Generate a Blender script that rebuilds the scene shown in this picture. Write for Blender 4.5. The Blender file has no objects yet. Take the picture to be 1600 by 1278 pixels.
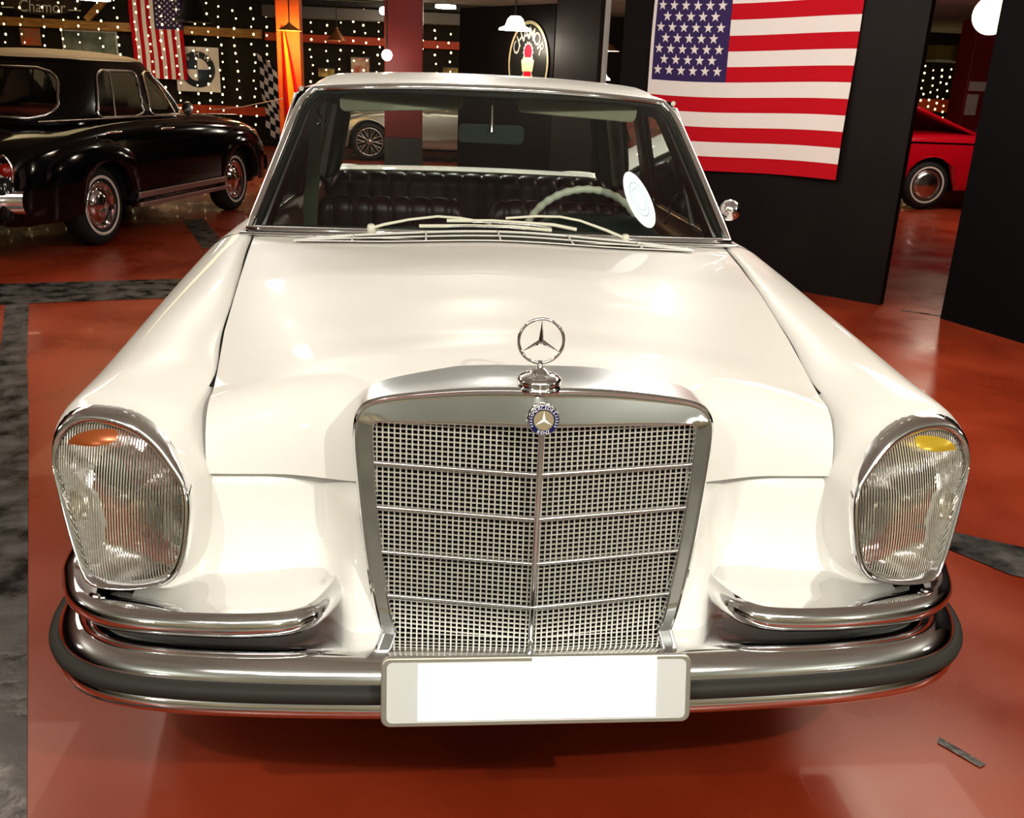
import bpy, math, random
from mathutils import Vector, Matrix
random.seed(7)
PI = math.pi
COL = bpy.context.scene.collection
sin, cos = math.sin, math.cos

# ------------------------------------------------------------------ helpers
def link(o, parent=None):
    COL.objects.link(o)
    if parent is not None: o.parent = parent
    return o

def tag(o, label=None, cat=None, group=None, kind=None):
    if label: o['label'] = label
    if cat: o['category'] = cat
    if group: o['group'] = group
    if kind: o['kind'] = kind
    return o

def thing(name, label, cat, loc=(0, 0, 0), rotz=0.0, group=None):
    o = bpy.data.objects.new(name, None)
    o.empty_display_size = .1
    link(o); o.location = loc; o.rotation_euler = (0, 0, rotz)
    return tag(o, label, cat, group)

class MB:
    def __init__(s): s.v = []; s.f = []; s.mi = []; s.sm = []
    def add(s, v, f, mi=0, smooth=True, flip=False):
        b = len(s.v); s.v += [tuple(p) for p in v]
        for q in f:
            q = [b + i for i in q]
            if flip: q.reverse()
            s.f.append(q); s.mi.append(mi); s.sm.append(smooth)
        return s
    def grid(s, rows, closed=False, mi=0, smooth=True, flip=False, wrap=False):
        n = len(rows[0]); m = len(rows); v = [p for r in rows for p in r]; f = []
        for j in range(m if wrap else m - 1):
            j2 = (j + 1) % m
            for i in range(n if closed else n - 1):
                i2 = (i + 1) % n
                f.append((j * n + i, j * n + i2, j2 * n + i2, j2 * n + i))
        return s.add(v, f, mi, smooth, flip)
    def box(s, c, d, mi=0, rot=None):
        v = []
        for x in (-.5, .5):
            for y in (-.5, .5):
                for z in (-.5, .5):
                    p = Vector((x * d[0], y * d[1], z * d[2]))
                    if rot is not None: p = rot @ p
                    v.append(p + Vector(c))
        f = [(0, 1, 3, 2), (4, 6, 7, 5), (0, 4, 5, 1), (2, 3, 7, 6), (0, 2, 6, 4), (1, 5, 7, 3)]
        return s.add(v, f, mi, False)
    def bar(s, a, b, w, h, up=(0, 0, 1), mi=0):
        a = Vector(a); b = Vector(b); d = (b - a); L = d.length; d.normalize()
        u = Vector(up); sd = d.cross(u).normalized(); u = sd.cross(d).normalized()
        R = Matrix((sd, d, u)).transposed()
        return s.box((a + b) / 2, (w, L, h), mi, R)
    def tube(s, pts, r, n=8, closed=False, mi=0, flat=1.0, caps=True):
        P = [Vector(p) for p in pts]; m = len(P); rows = []
        ref = Vector((0, 0, 1)); prev = None
        for k in range(m):
            if closed: t = (P[(k + 1) % m] - P[k - 1])
            else: t = P[min(k + 1, m - 1)] - P[max(k - 1, 0)]
            t.normalize()
            if prev is None:
                ref = Vector((0, 0, 1)) if abs(t.z) < .9 else Vector((1, 0, 0))
                u = (ref - t * ref.dot(t)).normalized()
            else:
                u = (prev - t * prev.dot(t)).normalized()
            prev = u; w = t.cross(u)
            rr = r[k] if isinstance(r, (list, tuple)) else r
            rows.append([P[k] + u * cos(2 * PI * i / n) * rr * flat + w * sin(2 * PI * i / n) * rr for i in range(n)])
        s.grid(rows, closed=True, mi=mi, wrap=closed, flip=True)
        if caps and not closed:
            s.add(rows[0], [list(range(n))], mi, False)
            s.add(rows[-1], [list(range(n))[::-1]], mi, False)
        return s
    def lathe(s, prof, c=(0, 0, 0), ax=(0, 0, 1), n=32, mi=0):
        a = Vector(ax).normalized(); ref = Vector((0, 0, 1)) if abs(a.z) < .9 else Vector((1, 0, 0))
        u = (ref - a * ref.dot(a)).normalized(); w = a.cross(u); c = Vector(c); rows = []
        for (r, h) in prof:
            rows.append([c + a * h + (u * cos(2 * PI * i / n) + w * sin(2 * PI * i / n)) * r for i in range(n)])
        return s.grid(rows, closed=True, mi=mi, flip=True)
    def prism(s, outline, thick, O, U, V, mi=0):
        """flat shape outline (2D, ccw) at O with axes U,V, thickness along UxV"""
        O = Vector(O); U = Vector(U); V = Vector(V); N = U.cross(V).normalized()
        a = [O + U * x + V * y + N * thick / 2 for x, y in outline]; b = [p - N * thick for p in a]; n = len(a)
        s.add(a + b, [list(range(n)), list(range(2 * n - 1, n - 1, -1))] + [((i + 1) % n, i, n + i, n + (i + 1) % n) for i in range(n)], mi, False)
        return s
    def build(s, name, mats, parent=None, bevel=0, solid=0, sub=0, weld=False):
        me = bpy.data.meshes.new(name); me.from_pydata(s.v, [], s.f)
        if not isinstance(mats, (list, tuple)): mats = [mats]
        for m in mats: me.materials.append(m)
        me.polygons.foreach_set('material_index', s.mi); me.polygons.foreach_set('use_smooth', s.sm)
        me.update()
        o = bpy.data.objects.new(name, me); link(o, parent)
        if weld:
            m = o.modifiers.new('w', 'WELD'); m.merge_threshold = 1e-4
        if solid:
            m = o.modifiers.new('s', 'SOLIDIFY'); m.thickness = solid; m.offset = -1
        if bevel:
            m = o.modifiers.new('b', 'BEVEL'); m.width = bevel; m.segments = 2; m.limit_method = 'ANGLE'
        if sub:
            m = o.modifiers.new('u', 'SUBSURF'); m.levels = sub; m.render_levels = sub
        return o

def crp(P, t):
    """catmull rom through list P at param t in [0,len-1]"""
    n = len(P); i = min(int(t), n - 2); f = t - i
    p1 = P[i]; p2 = P[i + 1]; p0 = P[i - 1] if i > 0 else p1 * 2 - p2; p3 = P[i + 2] if i + 2 < n else p2 * 2 - p1
    return .5 * ((2 * p1) + (p2 - p0) * f + (2 * p0 - 5 * p1 + 4 * p2 - p3) * f * f + (3 * p1 - p0 - 3 * p2 + p3) * f ** 3)
def spl(pts, n, closed=False):
    P = [Vector(p) for p in pts]
    if closed:
        P = [P[-1]] + P + [P[0], P[1]]
        return [crp(P, 1 + (len(P) - 3) * k / n) for k in range(n)]
    return [crp(P, (len(P) - 1) * k / (n - 1)) for k in range(n)]
def lerp(a, b, t): return a + (b - a) * t
def interp(tab, x):
    if x <= tab[0][0]: return tab[0][1]
    for (a, b), (c, d) in zip(tab, tab[1:]):
        if x <= c: return b + (d - b) * (x - a) / (c - a)
    return tab[-1][1]
def sst(a, b, x):
    t = max(0, min(1, (x - a) / (b - a))); return t * t * (3 - 2 * t)
def loft(stations, ncol, nrow):
    cols = [spl(s, ncol) for s in stations]
    rows = [[] for _ in range((len(stations) - 1) * nrow + 1)]
    for c in range(ncol):
        line = [cl[c] for cl in cols]
        for k in range(len(rows)):
            rows[k].append(crp(line, min(k / nrow, len(line) - 1)))
    return rows
def mir(rows): return [[Vector((-p.x, p.y, p.z)) for p in r] for r in rows]

# ------------------------------------------------------------------ materials
def mat(name, col, rough=.5, metal=0., emit=None, es=0., coat=0., trans=0., ior=1.45, spec=.5, alpha=1.):
    m = bpy.data.materials.new(name); m.use_nodes = True
    b = m.node_tree.nodes['Principled BSDF']
    b.inputs['Base Color'].default_value = (*col, 1); b.inputs['Roughness'].default_value = rough
    b.inputs['Metallic'].default_value = metal; b.inputs['Coat Weight'].default_value = coat
    b.inputs['Coat Roughness'].default_value = .03
    b.inputs['Transmission Weight'].default_value = trans; b.inputs['IOR'].default_value = ior
    b.inputs['Specular IOR Level'].default_value = spec; b.inputs['Alpha'].default_value = alpha
    if emit: b.inputs['Emission Color'].default_value = (*emit, 1); b.inputs['Emission Strength'].default_value = es
    return m
def nd(m, t, **kw):
    n = m.node_tree.nodes.new(t)
    for k, v in kw.items(): setattr(n, k, v)
    return n
def noise_col(m, c1, c2, scale=3, detail=6, rough=None, bump=0, lo=.35, hi=.65, stretch=(1, 1, 1)):
    nt = m.node_tree; b = nt.nodes['Principled BSDF']
    tc = nd(m, 'ShaderNodeTexCoord'); mp = nd(m, 'ShaderNodeMapping'); mp.inputs['Scale'].default_value = stretch
    nz = nd(m, 'ShaderNodeTexNoise'); nz.inputs['Scale'].default_value = scale; nz.inputs['Detail'].default_value = detail
    cr = nd(m, 'ShaderNodeValToRGB'); cr.color_ramp.elements[0].position = lo; cr.color_ramp.elements[1].position = hi
    cr.color_ramp.elements[0].color = (*c1, 1); cr.color_ramp.elements[1].color = (*c2, 1)
    nt.links.new(tc.outputs['Object'], mp.inputs['Vector']); nt.links.new(mp.outputs['Vector'], nz.inputs['Vector'])
    nt.links.new(nz.outputs['Fac'], cr.inputs['Fac']); nt.links.new(cr.outputs['Color'], b.inputs['Base Color'])
    if rough:
        mr = nd(m, 'ShaderNodeMapRange'); mr.inputs['To Min'].default_value = rough[0]; mr.inputs['To Max'].default_value = rough[1]
        mr.inputs['From Min'].default_value = lo; mr.inputs['From Max'].default_value = hi
        nt.links.new(nz.outputs['Fac'], mr.inputs['Value']); nt.links.new(mr.outputs['Result'], b.inputs['Roughness'])
    if bump:
        bp = nd(m, 'ShaderNodeBump'); bp.inputs['Strength'].default_value = bump; bp.inputs['Distance'].default_value = .01
        nt.links.new(nz.outputs['Fac'], bp.inputs['Height']); nt.links.new(bp.outputs['Normal'], b.inputs['Normal'])
    return m
def glassmat(name, tint, rough=.0, fres=1.5, base_refl=0.0, ribs=None, haze=0.0, hazecol=(.8, .8, .8)):
    m = bpy.data.materials.new(name); m.use_nodes = True; nt = m.node_tree; nt.nodes.clear()
    out = nt.nodes.new('ShaderNodeOutputMaterial'); tr = nt.nodes.new('ShaderNodeBsdfTransparent'); gl = nt.nodes.new('ShaderNodeBsdfGlossy')
    tr.inputs['Color'].default_value = (*tint, 1); gl.inputs['Roughness'].default_value = rough
    fr = nt.nodes.new('ShaderNodeFresnel'); fr.inputs['IOR'].default_value = fres
    mx = nt.nodes.new('ShaderNodeMixShader'); ad = nt.nodes.new('ShaderNodeMath'); ad.operation = 'ADD'; ad.inputs[1].default_value = base_refl; ad.use_clamp = True
    nt.links.new(fr.outputs[0], ad.inputs[0]); nt.links.new(ad.outputs[0], mx.inputs[0])
    last = tr.outputs[0]
    if haze:
        df = nt.nodes.new('ShaderNodeBsdfDiffuse'); df.inputs['Color'].default_value = (*hazecol, 1)
        m2 = nt.nodes.new('ShaderNodeMixShader'); m2.inputs[0].default_value = haze
        nt.links.new(tr.outputs[0], m2.inputs[1]); nt.links.new(df.outputs[0], m2.inputs[2]); last = m2.outputs[0]
    nt.links.new(last, mx.inputs[1]); nt.links.new(gl.outputs[0], mx.inputs[2]); nt.links.new(mx.outputs[0], out.inputs['Surface'])
    if ribs:
        tc = nt.nodes.new('ShaderNodeTexCoord'); w = nt.nodes.new('ShaderNodeTexWave'); w.bands_direction = 'X'
        w.inputs['Scale'].default_value = ribs; w.inputs['Distortion'].default_value = .4; w.inputs['Detail'].default_value = 0
        bp = nt.nodes.new('ShaderNodeBump'); bp.inputs['Strength'].default_value = .9; bp.inputs['Distance'].default_value = .004
        nt.links.new(tc.outputs['Object'], w.inputs['Vector']); nt.links.new(w.outputs['Fac'], bp.inputs['Height'])
        nt.links.new(bp.outputs['Normal'], gl.inputs['Normal']); nt.links.new(bp.outputs['Normal'], fr.inputs['Normal'])
    return m

M = {}
M['cream'] = mat('cream paint', (.82, .812, .77), .48, coat=.55, spec=.35)
M['chrome'] = mat('chrome', (.84, .84, .85), .07, 1)
M['satin'] = mat('worn satin chrome', (.74, .74, .75), .30, 1)
M['chrome_soft'] = mat('brushed chrome', (.70, .70, .70), .22, 1)
M['mesh'] = mat('grille metal', (.66, .64, .58), .40, .45)
M['black'] = mat('black void', (.006, .006, .006), .9)
M['rubber'] = mat('grey rubber', (.040, .040, .035), .62, spec=.3)
M['tyre'] = mat('tyre rubber', (.014, .014, .014), .65)
M['darkleather'] = mat('dark leather', (.032, .010, .012), .36)
M['doorcard'] = mat('red brown door trim', (.20, .042, .026), .4)  # trim colour, reddened to stand in for reflections in the windscreen
M['dash'] = mat('dash pad', (.018, .03, .026), .45)
M['liner'] = mat('headliner', (.16, .17, .12), .9)
M['visor'] = mat('visor vinyl', (.92, .90, .66), .6)
M['belt'] = mat('belt webbing', (.10, .125, .08), .8)
M['ivory'] = mat('ivory plastic', (.80, .80, .66), .3)
M['white'] = mat('white', (.85, .85, .85), .45)
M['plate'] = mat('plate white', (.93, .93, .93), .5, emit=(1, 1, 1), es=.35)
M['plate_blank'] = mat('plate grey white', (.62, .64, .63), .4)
M['plateframe'] = mat('plate frame metal', (.42, .41, .36), .35, .6)
M['glass'] = glassmat('windshield glass', (.86, .92, .89), 0, 1.5, .02)
M['glass_clear'] = glassmat('window glass', (.88, .88, .84), 0, 1.45, .0)
M['lens'] = glassmat('ribbed lens glass', (.86, .84, .76), .06, 1.5, .10, ribs=62, haze=.45, hazecol=(.80, .76, .64))
M['amber'] = mat('amber glass', (.34, .10, .03), .25, .3)
M['yellow'] = mat('yellow glass', (.55, .38, .04), .2, .3)
M['reflector'] = mat('lamp reflector', (.72, .68, .58), .22, .95)
M['lampbeige'] = mat('lamp housing', (.80, .74, .60), .35, .15)
M['badgeblue'] = mat('badge enamel', (.012, .014, .09), .25)
M['badgegold'] = mat('badge centre', (.42, .36, .24), .35, .4)
M['reflection'] = mat('white oval', (.80, .88, .90), .4, emit=(.85, .97, 1), es=.3)  # reflection of a lamp, put into colour and a faint glow
M['reflection_grey'] = mat('pale ring', (.45, .60, .65), .4, emit=(.8, .95, 1), es=.1)
M['ventdark'] = mat('vent shadow', (.035, .032, .02), .8)
M['orangeglass'] = mat('orange lens', (.6, .13, .02), .2)

# reflector ribbing
def rib(m, scale, strength, direction='X'):
    nt = m.node_tree; b = nt.nodes['Principled BSDF']; tc = nd(m, 'ShaderNodeTexCoord'); w = nd(m, 'ShaderNodeTexWave')
    w.bands_direction = direction; w.inputs['Scale'].default_value = scale; w.inputs['Distortion'].default_value = .6
    w.inputs['Detail'].default_value = 1
    bp = nd(m, 'ShaderNodeBump'); bp.inputs['Strength'].default_value = strength; bp.inputs['Distance'].default_value = .004
    nt.links.new(tc.outputs['Object'], w.inputs['Vector']); nt.links.new(w.outputs['Fac'], bp.inputs['Height']); nt.links.new(bp.outputs['Normal'], b.inputs['Normal'])
rib(M['reflector'], 60, .6)

# ------------------------------------------------------------------ WHITE CAR
car = thing('white_car', 'large cream white classic saloon car with chrome grille and tall headlamps facing the viewer', 'car', (0, 0, 0))

def lampY(x, z): return .15 + .30 * (z - .53) + .15 * (abs(x) - .75)
RIM = [(.735, .521), (.661, .537), (.632, .574), (.619, .642), (.622, .706), (.650, .757), (.687, .800), (.738, .828), (.80, .833), (.835, .825), (.861, .803), (.873, .770), (.866, .705), (.846, .618), (.820, .545), (.80, .524)]
def seam(y):
    return interp([(.25, .615), (.31, .611), (.45, .625), (.655, .65), (.94, .671), (1.42, .713)], y), \
           interp([(.25, .79), (.31, .808), (.38, .830), (.45, .842), (.655, .874), (.94, .922), (1.2, .948), (1.42, .964)], y)
def P3(pts, y): return [Vector((x, y, z)) for x, z in pts]
def inner(x, z, y):
    zs = (.40, .48, .56, .66, .76, z - .03)
    return [(x, q) for q in zs]
st = []
st.append([Vector((x, lampY(x, z) + .004, z)) for x, z in RIM])
st.append([Vector((.745 + (x - .745) * 1.05, lampY(x, z) + .03, .68 + (z - .68) * 1.035)) for x, z in RIM])
st.append(P3([(.66, .44), (.625, .48), (.604, .55), (.598, .64), (.600, .715), (.612, .775), (.655, .822), (.72, .850), (.785, .853), (.826, .845), (.862, .820), (.884, .778), (.888, .70), (.872, .61), (.852, .50), (.83, .40)], .32))
st.append(P3(inner(.615, .845, .45) + [(.632, .842), (.69, .866), (.765, .873), (.813, .861), (.853, .834), (.882, .79), (.897, .70), (.884, .60), (.865, .48), (.84, .38)], .45))
st.append(P3(inner(.64, .875, .655) + [(.657, .873), (.71, .890), (.78, .890), (.825, .873), (.862, .840), (.888, .79), (.902, .70), (.893, .60), (.878, .48), (.865, .34)], .66))
st.append(P3(inner(.665, .92, .94) + [(.678, .922), (.73, .926), (.79, .914), (.835, .889), (.870, .85), (.893, .79), (.904, .70), (.898, .60), (.887, .48), (.875, .31)], .94))
st.append(P3(inner(.70, .95, 1.2) + [(.700, .948), (.745, .950), (.79, .938), (.833, .912), (.868, .87), (.891, .81), (.904, .71), (.906, .60), (.903, .48), (.895, .30)], 1.2))
st.append(P3(inner(.715, .965, 1.42) + [(.720, .964), (.75, .966), (.79, .956), (.83, .930), (.866, .885), (.889, .82), (.903, .72), (.906, .60), (.903, .48), (.895, .30)], 1.42))
def arch(rows, centers, r=.37, zc=.33):
    for rw in rows:
        for p in rw:
            for c in centers:
                d = abs(p.y - c)
                if d < r and abs(p.x) > .6:
                    za = zc + math.sqrt(r * r - d * d)
                    if p.z < za and abs(p.x) > .8: p.z = za
    return rows
rows = arch(loft(st, 52, 7), [.88])
for s in (1, -1):
    rr = rows if s > 0 else mir(rows)
    MB().grid(rr, flip=(s > 0)).build('fender', M['cream'], car)

# body sides behind the fenders
def side(y, x, zt, zb=.30, k=1.0):
    return P3([(x - .01, .55), (x - .005, .75), (x, zt), (x + .035 * k, zt + .002), (x + .075 * k, zt - .008), (x + .112 * k, zt - .034), (x + .147 * k, zt - .08), (x + .17 * k, zt - .145), (x + .183 * k, .72), (x + .186 * k, .60), (x + .183 * k, .48), (x + .175 * k, zb)], y)
for nm, yy in (('front_door', [1.422, 1.8, 2.2, 2.455]), ('rear_door', [2.465, 2.8, 3.2, 3.395])):
    r2 = loft([side(y, .72, .964) for y in yy], 30, 3)
    for s in (1, -1): MB().grid(r2 if s > 0 else mir(r2), flip=(s > 0)).build(nm, M['cream'], car)
r2 = arch(loft([side(3.405, .72, .962), side(3.8, .70, .95), side(4.2, .68, .925), side(4.6, .64, .89), side(4.83, .57, .85, .4, .9)], 40, 8), [3.62])
for s in (1, -1): MB().grid(r2 if s > 0 else mir(r2), flip=(s > 0)).build('rear_fender', M['cream'], car)
tr = []
for y, z, x in ((3.44, .942, .74), (3.52, .950, .735), (3.8, .955, .705), (4.2, .93, .685), (4.6, .895, .645), (4.78, .87, .60), (4.84, .80, .58), (4.86, .6, .58), (4.84, .35, .6)):
    tr.append([Vector((x * u / 10, y + (.02 * (1 - (u / 10) ** 2) if y > 4.7 else 0), z + .012 * (1 - (u / 10) ** 2))) for u in range(-10, 11)])
MB().grid(tr).build('trunk_lid', M['cream'], car)

# hood
def crownh(y): return interp([(.25, .108), (.36, .088), (.50, .070), (.70, .056), (1.4, .036)], y)
def hoodpt(u, v):
    """u in -1..1, v 0 (rear) .. 1 (front lower lip)"""
    a = abs(u); s = 1 if u >= 0 else -1
    yf = lerp(.222, .262, sst(.46, .80, a))
    crown = 1 - a ** 2.4
    yr = 1.415 - .21 * (1 - a ** 2.2)
    vt = .72
    def top(y):
        xs, zs = seam(max(y, .25))
        return xs, zs + crownh(y) * crown + .012 * (1 - sst(0.0, .55, a)) * sst(.2, .7, y)
    R = lerp(.02, .11, sst(.44, .60, a))
    if v <= vt:
        t = v / vt; y = lerp(yr, yf + R, t); xs, z = top(y)
    else:
        t = (v - vt) / (1 - vt) * PI / 2; xs, z0 = top(yf + R); xs = lerp(xs, .614, sin(t) ** 2)
        y = yf + R - R * sin(t) ** 1.0; z = lerp(z0, .700, (1 - cos(t)) ** 1.15)
    return Vector((s * a * (xs - .004), y, z))
rows = [[hoodpt(u / 40, v / 48) for u in range(-40, 41)] for v in range(49)]
MB().grid(rows).build('hood', M['cream'], car)
# dark gap along hood seams
for s in (1, -1):
    g = [[Vector((s * (seam(y)[0] + d), y, seam(y)[1] - .005)) for d in (-.006, .007)] for y in [.40 + 1.015 * k / 30 for k in range(31)]]
    MB().grid(g, flip=(s < 0)).build('hood_seam', M['black'], car)

# cowl under the windscreen
rows = []
for k in range(5):
    t = k / 4; rr = []
    for i in range(-16, 17):
        u = i / 16; x = u * lerp(.712, .735, t)
        y0 = 1.415 - .21 * (1 - abs(u) ** 2.2); y1 = 1.50 - .10 * (1 - u * u)
        rr.append(Vector((x, lerp(y0, y1, t), lerp(.958 + .040 * (1 - abs(u) ** 2.4), .962 + .026 * (1 - u * u), t))))
    rows.append(rr)
MB().grid(rows, flip=True).build('cowl', M['cream'], car)

# nose panels
def x0n(z): return interp([(.40, .258), (.47, .280), (.60, .300), (.72, .312), (.8, .318)], z)
def noseY(x, z):
    y = .262 + .028 * sst(.675, .71, z) - .045 * sst(.60, .44, z) - .09 * sst(.405, .325, x) * sst(.76, .66, z) - .015 * sst(.42, .56, x) * sst(.69, .5, z)
    if x > .60: y -= .05 * sst(.60, .68, x) * sst(.56, .50, z)
    y += .22 * max(0, (x - .74) / .13) ** 2
    return y + .018 * sst(.52, .40, x) * sst(.45, .62, z)
for s in (1, -1):
    rows = [[Vector((s * lerp(x0n(lerp(.75, .34, j / 30)), .87, i / 48), noseY(lerp(x0n(lerp(.75, .34, j / 30)), .87, i / 48), lerp(.75, .34, j / 30)), lerp(.75, .34, j / 30))) for i in range(49)] for j in range(31)]
    for rw in rows:
        for p in rw:
            p.y = lerp(p.y, max(p.y, lampY(p.x, p.z) + .12), sst(.60, .67, abs(p.x)) * sst(.52, .58, p.z))
    MB().grid(rows, flip=(s < 0)).build('nose_panel', M['cream'], car)
# lower valance across front
MB().grid([[Vector((x / 10, .24, z)) for x in range(-8, 9)] for z in (.42, .30)]).build('valance', M['cream'], car)

# ---- grille
gs = bpy.data.objects.new('radiator_grille', None); link(gs, car)
def gY(x, z): return .088 + .19 * abs(x) ** 1.05 + .085 * (z - .62) + .30 * max(0, z - .846)
OUT = [(.262, .400), (.285, .47), (.306, .60), (.318, .72), (.324, .80), (.323, .838), (.315, .862), (.296, .878), (.25, .890), (.15, .905), (.07, .912), (0, .915)]
INN = [(.236, .400), (.258, .47), (.276, .60), (.287, .72), (.291, .80), (.291, .825), (.289, .836), (.280, .842), (.24, .844), (.15, .847), (.07, .849), (0, .851)]
def ring(f, n=60):
    half = spl([Vector((a, 0, b)) for a, b in f], n)
    full = half + [Vector((-p.x, 0, p.z)) for p in half[-2::-1]]
    return full
O = ring(OUT); I = ring(INN)
def row(t, dy, grow=0):
    r = []
    for o, i in zip(O, I):
        p = o.lerp(i, t); c = Vector((0, 0, .65)); d = (p - c).normalized()
        r.append(Vector((p.x + d.x * grow, gY(p.x, p.z) + dy, p.z + d.z * grow)))
    return r
rows = [row(0, .16, .006)]
for o_ in rows[0]: o_.y = max(o_.y, .262); o_.z -= .008 * sst(.8, .9, o_.z)
rows += [row(0, .06, .006), row(0, .012, .005), row(0, .004, .004), row(.004, .0), row(.03, -.001), row(.05, .001), row(.2, .001), row(.5, .001), row(.85, .001), row(.93, .001), row(.97, .004), row(1, .010), row(1, .035)]
MB().grid(rows[:4], flip=True).build('shell_cap', M['satin'], gs)
MB().grid(rows[3:], flip=True).build('grille_shell', M['chrome'], gs)
# mesh
mb = MB()
def opening(x):
    """top z of opening at |x|"""
    return .853 - .01 * abs(x) / .29
def wz(z): return interp([(.40, .250), (.47, .268), (.60, .286), (.72, .296), (.85, .30)], z)
p = .01065
k = 0
while (k + .5) * p < .30:
    x = (k + .9) * p
    for s in (1, -1):
        zl = .405
        while zl < .8 and wz(zl) < x: zl += .01
        N = 6; zz = [lerp(zl, .853, j / N) for j in range(N + 1)]
        for a, b in zip(zz, zz[1:]):
            mb.bar((s * x, gY(x, a) + .022, a), (s * x, gY(x, b) + .022, b), .0027, .0030, (0, -1, 0))
    k += 1
MB_V = mb
mb.build('mesh_uprights', M['mesh'], gs)
mb = MB(); z = .412
while z < .853:
    w = wz(z)
    for s in (1, -1):
        n = 5
        for a, b in zip(range(n), range(1, n + 1)):
            xa = s * w * a / n; xb = s * w * b / n
            mb.bar((xa, gY(xa, z) + .024, z), (xb, gY(xb, z) + .024, z), .0026, .0024)
    z += .00925
mb.build('mesh_crossbars', M['mesh'], gs)
for z in (.766, .682, .596, .510):
    for s in (1, -1):
        w = wz(z) - .004
        pts = [(s * x, gY(x, z) + .010, z) for x in [w * q / 8 for q in range(9)]]
        MB().tube(pts, .0042, 8).build('grille_bar', M['chrome_soft'], gs)
MB().tube([(0, .093, z) for z in (.852, .75, .62, .50, .405)], .0055, 10).build('centre_bar', M['chrome'], gs)
rows = [[Vector((x * .30 / 8, gY(x * .3 / 8, z) + .055, z)) for x in range(-8, 9)] for z in (.86, .62, .39)]
MB().grid(rows).build('grille_backing', M['black'], gs)
# ornament
orn = bpy.data.objects.new('star_ornament', None); link(orn, gs)
def star3(mb, c, R, U, V, N, thick, inner=.13):
    c = Vector(c); U = Vector(U); V = Vector(V); N = Vector(N)
    pts = []
    for k in range(6):
        a = PI / 2 + k * PI / 3; r = R if k % 2 == 0 else R * inner
        pts.append(c + U * cos(a) * r + V * sin(a) * r)
    f = c + N * thick; b = c - N * thick
    for k in range(6):
        q = pts[k]; q2 = pts[(k + 1) % 6]
        mb.add([f, q, q2], [(0, 1, 2)], 0, False); mb.add([b, q2, q], [(0, 1, 2)], 0, False)
    return mb
SC = (0, .165, .996)
MB().tube([Vector(SC) + Vector((cos(a) * .0395, 0, sin(a) * .0395)) for a in [2 * PI * k / 48 for k in range(48)]], .0030, 10, closed=True).build('star_ring', M['chrome'], orn)
star3(MB(), SC, .038, (1, 0, 0), (0, 0, 1), (0, -1, 0), .0042).build('star', M['chrome'], orn)
MB().lathe([(.0, .0), (.041, .0), (.043, .004), (.042, .009), (.038, .012), (.040, .016), (.0395, .021), (.034, .026), (.024, .030), (.017, .031), (.014, .036), (.008, .039), (.005, .043), (.004, .052)], (0, .165, .908), n=40).build('ornament_base', M['chrome'], orn)
# badge
bd = bpy.data.objects.new('round_badge', None); link(bd, gs)
BC = Vector((0, .082, .881)); BU = Vector((1, 0, 0)); BV = Vector((0, .10, .995)).normalized()
BN = BU.cross(BV)
MB().lathe([(0, .006), (.0215, .006), (.0225, .0075), (.0235, .006), (.0245, -.006)], BC, BN, 40).build('badge_disc', M['chrome'], bd)
MB().lathe([(.0155, .0066), (.0225, .0068)], BC, BN, 40).build('badge_ring', M['badgeblue'], bd)
MB().lathe([(0, .0070), (.0150, .0070)], BC, BN, 32).build('badge_centre', M['badgegold'], bd)
star3(MB(), BC + BN * .0078, .0148, BU, BV, BN, .002, .2).build('badge_star', M['white'], bd)

def text_mesh(name, s, m, parent, size, O, U, V, N, align='CENTER', extrude=.0, arc=None, squash=1.0, bold=0):
    """lettering converted to one mesh; arc=(radius, start_angle, step) puts letters on a ring"""
    mb = MB(); O = Vector(O); U = Vector(U); V = Vector(V); N = Vector(N)
    dg = None
    def glyph(t, al):
        cu = bpy.data.curves.new('t', 'FONT'); cu.body = t; cu.size = size; cu.align_x = al; cu.align_y = 'CENTER' if arc else 'BOTTOM_BASELINE'
        cu.resolution_u = 3; cu.offset = bold
        o = bpy.data.objects.new('t', cu); COL.objects.link(o)
        bpy.context.view_layer.update()
        me = bpy.data.meshes.new_from_object(o.evaluated_get(bpy.context.evaluated_depsgraph_get()))
        v = [x.co.copy() for x in me.vertices]; f = [list(q.vertices) for q in me.polygons]
        bpy.data.objects.remove(o); bpy.data.curves.remove(cu); bpy.data.meshes.remove(me)
        return v, f
    if arc:
        R, a0, da = arc
        for k, ch in enumerate(s):
            if ch == ' ': continue
            v, f = glyph(ch, 'CENTER'); a = a0 + k * da
            inv = da > 0
            # da<0: top arc, letters upright outwards; da>0: bottom arc
            rad = Vector((cos(a), sin(a))); tn = Vector((sin(a), -cos(a)))
            if inv: rad2 = -rad; tn2 = -tn
            else: rad2 = rad; tn2 = tn
            mb.add([O + (U * (cos(a) * R + tn2.x * p.x + rad2.x * p.y) * squash + V * (sin(a) * R + tn2.y * p.x + rad2.y * p.y)) for p in v], f, 0, False)
    else:
        v, f = glyph(s, align)
        mb.add([O + U * p.x * squash + V * p.y for p in v], f, 0, False)
    return mb.build(name, m, parent)
text_mesh('badge_lettering', 'MERCEDES', M['white'], bd, .0075, BC + BN * .0074, BU, BV, BN, arc=(.019, PI / 2 + 7 * .13, -.26))
text_mesh('badge_lettering', 'BENZ', M['white'], bd, .0075, BC + BN * .0074, BU, BV, BN, arc=(.019, -PI / 2 - 1.5 * .27, .27))
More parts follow.
